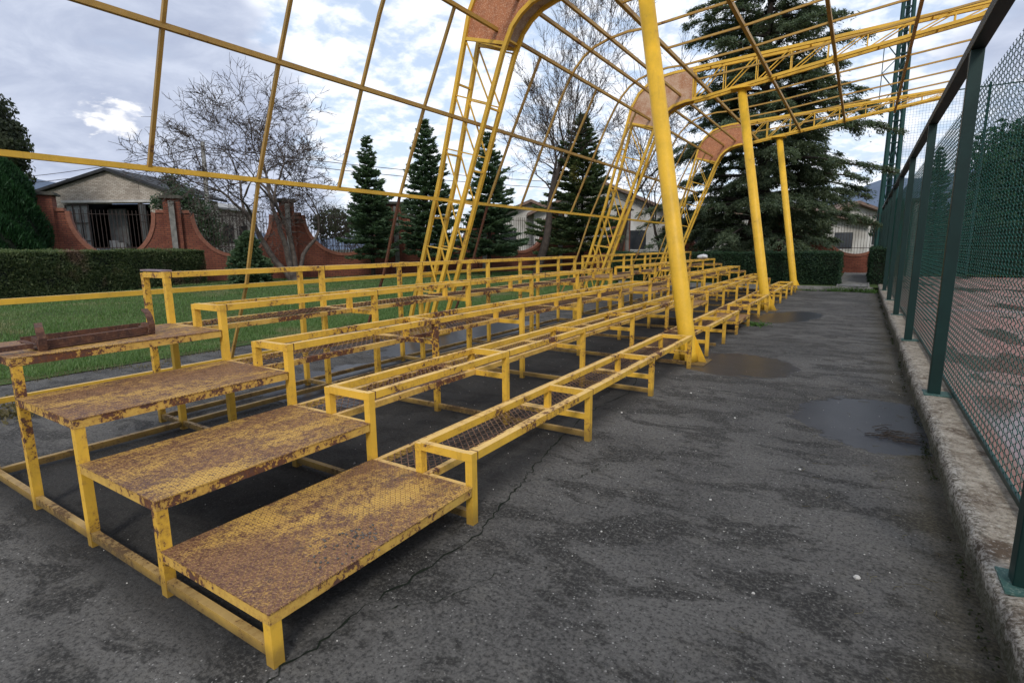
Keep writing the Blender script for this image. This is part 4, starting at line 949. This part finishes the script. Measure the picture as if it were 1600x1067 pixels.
# ---------------------------------------------------------------- buildings
Rv = Vector((.84267, .53836, 0)); Fv = Vector((-.5398, .8418, 0))
def bp(cx, D_, z, o=Vector((0, 0, 0))):      # lateral offset along Rv, depth along Fv
    return Rv*cx+Fv*D_+Vector((0, 0, z))
def quadprism(mb, pts2, D0, D1):              # polygon in (lateral, z), extruded in depth
    k = len(mb.v); n = len(pts2)
    mb.v += [tuple(bp(a, D0, z)) for a, z in pts2]+[tuple(bp(a, D1, z)) for a, z in pts2]
    mb.f += [tuple(range(k, k+n)), tuple(range(k+2*n-1, k+n-1, -1))]+[(k+(i+1) % n, k+i, k+n+i, k+n+(i+1) % n) for i in range(n)]; return mb
def garage():
    D0 = 35.; L = lambda px: (px-800)/843*D0*.965
    root = thing('garage', tuple(bp(-27, D0, 0)), 'pale brick gabled garage with its big door open behind the brick wall', 'garage')
    xl, xr, xp = L(60)-.0, L(268), L(172); ze, zp = 5.35, 6.6; dl, dr, dt = L(100), L(232), 4.62
    ze2 = 5.25
    b = MB(); quadprism(b, [(xl+.25, 0), (dl, 0), (dl, dt), (dr, dt), (dr, 0), (xr-.1, 0), (xr-.1, ze2), (xp, zp-.02), (xl+.25, ze-.02)], D0, D0+.3); b.build('front_wall', 'brickW', root)
    b = MB(); quadprism(b, [(xl+.25, 0), (xl+.5, 0), (xl+.5, ze-.1), (xl+.25, ze-.1)], D0+.3, D0+5.6); b.build('side_wall', 'brickW', root)
    b = MB(); quadprism(b, [(xr-.35, 0), (xr-.1, 0), (xr-.1, ze2-.1), (xr-.35, ze2-.1)], D0+.3, D0+5.6); b.build('side_wall', 'brickW', root)
    for q0, q1 in ((xl+.503, xl+.53), (xr-.38, xr-.353)):  # near-black sheets added inside to paint the garage interior as shaded
        b = MB(); quadprism(b, [(q0, 0), (q1, 0), (q1, ze-.15), (q0, ze-.15)], D0+.32, D0+5.28); b.build('shade_lining', 'dark', root)
    b = MB(); quadprism(b, [(xl+.5, .3), (xr-.35, .3), (xr-.35, 5), (xl+.5, 5)], D0+5.3, D0+5.5); b.build('back_wall', 'dark', root)
    b = MB(); quadprism(b, [(xl-.15, ze-.08), (xp, zp), (xr+.3, ze2-.12), (xr+.3, ze2+.04), (xp, zp+.18), (xl-.15, ze+.08)], D0-.25, D0+6.2); b.build('roof', 'roofdark', root)
    b = MB(); quadprism(b, [(dl-.2, dt+.05), (dr+1.0, dt+.05), (dr+1.0, dt+.2), (dl-.2, dt+.2)], D0-.12, D0-.005); b.build('lintel', 'white', root)
    for (a, c, d1, n_) in ((dl+.02, L(136), 0., 0), (L(226), dr-.02, .9, 0)):
        b = MB(); k0 = bp(a, D0-.10, .1); k1 = bp(c, D0-.10-d1, .1)
        b.prism([k0, k1, k1+Vector((0, 0, dt-.2)), k0+Vector((0, 0, dt-.2))], Fv*.05); dd = b.build('door_leaf', 'panelgrey', root)
        m2 = MB(); vv = (k1-k0)
        for q in (0, .33, .66, 1.): m2.beam(k0+vv*q-Fv*.03, k0+vv*q-Fv*.03+Vector((0, 0, dt-.2)), .05, .05, (1, 0, 0))
        for q in (0, .25, .5, .75, 1.): m2.beam(k0-Fv*.035+Vector((0, 0, (dt-.2)*q)), k1-Fv*.035+Vector((0, 0, (dt-.2)*q)), .05, .05)
        m2.build('door_frame', 'iron', dd)
    b = MB(); quadprism(b, [(L(136), .3), (L(165), .3), (L(165), 4.4), (L(136), 4.4)], D0+1.6, D0+1.7); b.build('inner_partition', 'panelgrey', root)
    # storage drums and clutter inside
    for px, dd_, rr, h_ in ((147, 1.2, .28, 2.35), (158, 1.3, .26, 2.2)):
        c = bp(L(px), D0+dd_, 0); MB().tube([c+Vector((0, 0, .2)), c+Vector((0, 0, h_))], rr, 14).build('storage_drum', 'white', root)
garage()
def car():
    D0 = 34.0; c0 = (165-800)/843*D0; root = thing('parked_car', tuple(bp(c0, D0, .3)), 'dark car parked in front of the open garage behind the hedge', 'car')
    b = MB(); prof = [(-1.9, .55), (-1.85, .95), (-1.2, 1.08), (-.75, 1.52), (.55, 1.56), (1.15, 1.12), (1.85, 1.0), (1.95, .55)]
    quadprism(b, [(c0+a, z+.25) for a, z in prof], D0-.8, D0+.8); b.build('body', 'car', root, bevel=.06)
    b = MB(); quadprism(b, [(c0-1.0, 1.37), (c0-.7, 1.70), (c0+.5, 1.73), (c0+.95, 1.40)], D0-.81, D0-.802); b.build('side_window', 'glass', root)
    for s in (-1.2, 1.2):
        c = bp(c0+s, D0-.75, .62); MB().tube([c, c+Fv*-.18], .31, 16).build('wheel', 'dark', root)
car()
def shed():
    L = lambda px, D_: (px-800)/843*D_
    root = thing('storage_shed', tuple(bp(-20, 38, 0)), 'long pale brick shed with a sloping sheet roof beside the garage', 'shed')
    a = bp(L(292, 38.5), 38.5, 0); c = bp(L(405, 47), 47, 0); d = (c-a); n = Vector((-d.y, d.x, 0)).normalized()
    b = MB(); b.prism([a, c, c+Vector((0, 0, 4.9)), a+Vector((0, 0, 4.9))], n*1.6); b.build('wall', 'brickW', root)
    e = n*-.5+Vector((0, 0, 0)); b = MB(); b.prism([a-d*.02+e+Vector((0, 0, 4.75)), a-d*.02+n*2+Vector((0, 0, 5.4)), a-d*.02+n*2+Vector((0, 0, 5.52)), a-d*.02+e+Vector((0, 0, 4.9))], d*1.06); b.build('roof', 'asbestos', root)
    for q in (.12, .34, .56, .78):
        p = a+d*q; p2 = a+d*(q+.13); fr = MB().prism([p+Vector((0, 0, 2.2))-n*.03, p2+Vector((0, 0, 2.2))-n*.03, p2+Vector((0, 0, 3.6))-n*.03, p+Vector((0, 0, 3.6))-n*.03], n*.025).build('window', 'dark', root)
shed()
def house(label, cx, D0, hw, ze, zp, dep, wins, roofm='roof', name='house'):
    root = thing(name, tuple(bp(cx, D0, 0)), label, 'house', 'white houses behind the trees')
    b = MB(); quadprism(b, [(cx-hw, 0), (cx+hw, 0), (cx+hw, ze), (cx, zp), (cx-hw, ze)], D0, D0+dep); b.build('wall', 'white', root)
    sl = (zp-ze)/hw; o = .6
    for s in (-1, 1):
        b = MB(); quadprism(b, [(cx+s*(hw+o), ze-sl*o+.02), (cx, zp+.02), (cx, zp+.28), (cx+s*(hw+o), ze-sl*o+.25)], D0-.7, D0+dep+.4); b.build('roof', roofm, root)
    for (wx, wz, ww, wh) in wins:
        b = MB(); quadprism(b, [(cx+wx-ww/2, wz), (cx+wx+ww/2, wz), (cx+wx+ww/2, wz+wh), (cx+wx-ww/2, wz+wh)], D0-.03, D0-.005); fr = b.build('window', 'glass', root)
        b = MB(); f = .08
        for (x0, x1, z0_, z1_) in ((-ww/2-f, ww/2+f, -f, 0), (-ww/2-f, ww/2+f, wh, wh+f), (-ww/2-f, -ww/2, 0, wh), (ww/2, ww/2+f, 0, wh)):
            quadprism(b, [(cx+wx+x0, wz+z0_), (cx+wx+x1, wz+z0_), (cx+wx+x1, wz+z1_), (cx+wx+x0, wz+z1_)], D0-.06, D0-.031)
        b.build('window_frame', 'white', fr)
    return root
house('white gabled house behind the firs and the second lattice truss', 7.6, 47., 5.6, 4.5, 6.8, 11, [(-3.4, 1.4, 1.5, 1.6), (3.2, 1.4, 1.5, 1.6), (0, 4.6, 1.3, 1.1)])
house('lower white house with brown roof seen between the firs', 1.8, 50., 4.2, 3.9, 5.6, 9, [(-2.0, 1.6, 1.4, 1.5), (1.8, 1.6, 1.4, 1.5)])
house('long white house behind the cedar and brick wall', 21., 44., 7.5, 3.2, 4.6, 9, [(-5.6, 1.3, 1.5, 1.3), (-2.6, 1.3, 1.5, 1.3), (2.8, 1.3, 1.8, 1.3), (5.6, 1.3, 1.5, 1.3)])
house('white house at the end of the path behind the arched wall', 31., 50., 5.0, 3.5, 5.2, 9, [(-2.6, 1.6, 1.6, 1.4), (2.6, 1.6, 1.6, 1.4)])
# utility pole and wires
po = thing('utility_pole', tuple(bp(-18.1, 33, 0)), 'grey concrete utility pole standing behind the wall beside the shed', 'utility pole')
MB().tube([bp(-18.1, 33, 0), bp(-17.95, 33, 7.9)], [.17, .11], 10).build('pole', 'concrete', po, smooth=True)
for (pa, pb, sg) in ((bp(-50, 52, 8.3), bp(-17.95, 33, 7.6), .4), (bp(-50, 50, 7.4), bp(-17.95, 33, 7.1), .4), (bp(-17.95, 33, 7.6), bp(25, 60, 8.), .8), (bp(-17.95, 33, 7.2), bp(25, 60, 7.4), .8), (bp(-17.95, 33, 7.4), bp(-24, 36, 5.2), .15)):
    MB().tube([pa.lerp(pb, i/12)-Vector((0, 0, sg*4*(i/12)*(1-i/12))) for i in range(13)], .022, 4).build('wire', 'iron', po)
# hills
def hills(name, pts, D_, base):
    V = []; F = []
    for i, (dx_, dy_, hz) in enumerate(pts):
        d = Vector((dx_, dy_, 0)).normalized()
        V += [tuple(d*D_*.72+Vector((0, 0, -5))), tuple(d*D_*.86+Vector((0, 0, D_*hz*.55))), tuple(d*D_+Vector((0, 0, D_*hz))), tuple(d*D_*1.3+Vector((0, 0, -5)))]
        if i: k = 4*i; F += [(k-4+j, k+j, k+j+1, k-3+j) for j in range(3)]
    tag(fastmesh(name, V, F, 'mount'), kind='structure')
g_ = random.Random(5)
pr = []
for i in range(60):
    a = -.30+i*.02; hz = .066+.038*math.exp(-((a-.13)/.16)**2)+.006*math.sin(i*.9)+g_.gauss(0, .0018); hz *= float(sst(-.30, -.05, a)); pr.append((math.sin(a), math.cos(a), hz))
hills('hills', pr, 3000, 0)
pr = []
for i in range(50):
    a = math.atan2(-1, .05)+i*.018; hz = .108*float(sst(.42, .20, abs(i*.018-.05)*1.0)) if False else max(.0, .112-.26*max(0, i*.018-.20))+g_.gauss(0, .0012); pr.append((math.sin(a), math.cos(a), max(.02, hz)))
hills('hills', pr, 2600, 0)
# ---------------------------------------------------------------- grass and weeds
def grass():
    g = np.random.default_rng(81); n = 210000
    # more blades near the asphalt edge
    x = -9.05-g.exponential(4.2, n); y = g.uniform(0.5, 27, n); edge = .22*np.sin(y*2.1)+.14*np.sin(y*5.3+1)
    k = (x < -9.05+edge-.0) & (x > -22); x, y = x[k]+np.where(g.random(k.sum()) < .06, .25, 0), y[k]; n = len(x); z = lawn_z(x, y)
    patch = np.sin(x*1.7+1)*np.sin(y*1.3)+.6*np.sin(x*3.9+y*2.2)
    hgt = g.uniform(.025, .075, n)*(1+.30*patch).clip(.4, 1.6)*np.where(g.random(n) < .012, 2.2, 1); a = g.random(n)*6.283; lean = g.uniform(.1, .9, n)*hgt
    w_ = g.uniform(.0035, .008, n)*(1+.02*np.abs(x+9)*2.5)
    B = np.stack([x, y, z], -1); T_ = B+np.stack([np.cos(a)*lean, np.sin(a)*lean, hgt], -1); sd_ = np.stack([-np.sin(a)*w_, np.cos(a)*w_, np.zeros(n)], -1)
    V = np.stack([B-sd_, B+sd_, T_], 1).reshape(-1, 3); tag(fastmesh('grass', V, np.arange(n*3).reshape(n, 3), 'grassbl'), 'short green lawn grass between the bleachers and the brick wall', 'grass', kind='stuff')
    n = 5200; y = g.uniform(.5, 24, n); x = -8.98+.22*np.sin(y*2.1)+.14*np.sin(y*5.3+1)+g.normal(.05, .10, n)
    hgt = g.uniform(.02, .07, n); a = g.random(n)*6.283; B = np.stack([x, y, np.full(n, .0)], -1); T_ = B+np.stack([np.cos(a)*hgt*1.2, np.sin(a)*hgt*1.2, hgt], -1); sd_ = np.stack([-np.sin(a), np.cos(a), np.zeros(n)], -1)*.004
    V = np.stack([B-sd_, B+sd_, T_], 1).reshape(-1, 3); tag(fastmesh('dry_grass', V, np.arange(n*3).reshape(n, 3), 'dry'), 'dry straw fringe where the lawn meets the asphalt', 'dry grass', kind='stuff')
grass()
def weeds(label, spots, mat='weed', seed=9):
    g = np.random.default_rng(seed); C = []
    for (x, y, z, sx, sy, sz, n) in spots: C.append(np.stack([x+g.normal(0, sx, n), y+g.normal(0, sy, n), z+np.abs(g.normal(0, sz, n))], -1))
    C = np.concatenate(C); n = len(C); d = unit(g.normal(0, 1, (n, 3))+np.array([0, 0, .7])); q = .35 if mat == 'moss' else 1.; U = d*g.uniform(.015, .045, (n, 1))*q; Vv = unit(np.cross(d, g.normal(size=(n, 3))))*g.uniform(.008, .02, (n, 1))*q
    V, F = cards(C, U, Vv); tag(fastmesh('weeds', V, F, mat), label, 'weeds', kind='stuff')
weeds('green weeds sprouting along the kerb at the far end of the yard', [(-.75, 22.52, 0, .16, .05, .06, 260), (-.1, 22.52, 0, .3, .05, .07, 600), (.42, 22.4, 0, .12, .15, .05, 260), (-1.5, 22.5, 0, .3, .04, .04, 160)])
weeds('low dull moss and a few weeds along the foot of the kerb', [(.585-abs(rnd.gauss(0, .012)), rnd.uniform(2.2, 21), 0, .012, rnd.uniform(.05, .25), .004, 30) for _ in range(40)], 'moss', seed=15)
weeds('small clump of green weeds by the middle steps', [(-1.72, 12.2, 0, .12, .10, .03, 240)], seed=10)
weeds('dry dark weeds under the canopy foot at the left edge', [(-7.25, 1.35, 0, .18, .35, .06, 900), (-7.1, 2.0, 0, .1, .15, .03, 200)], 'dry', seed=12)
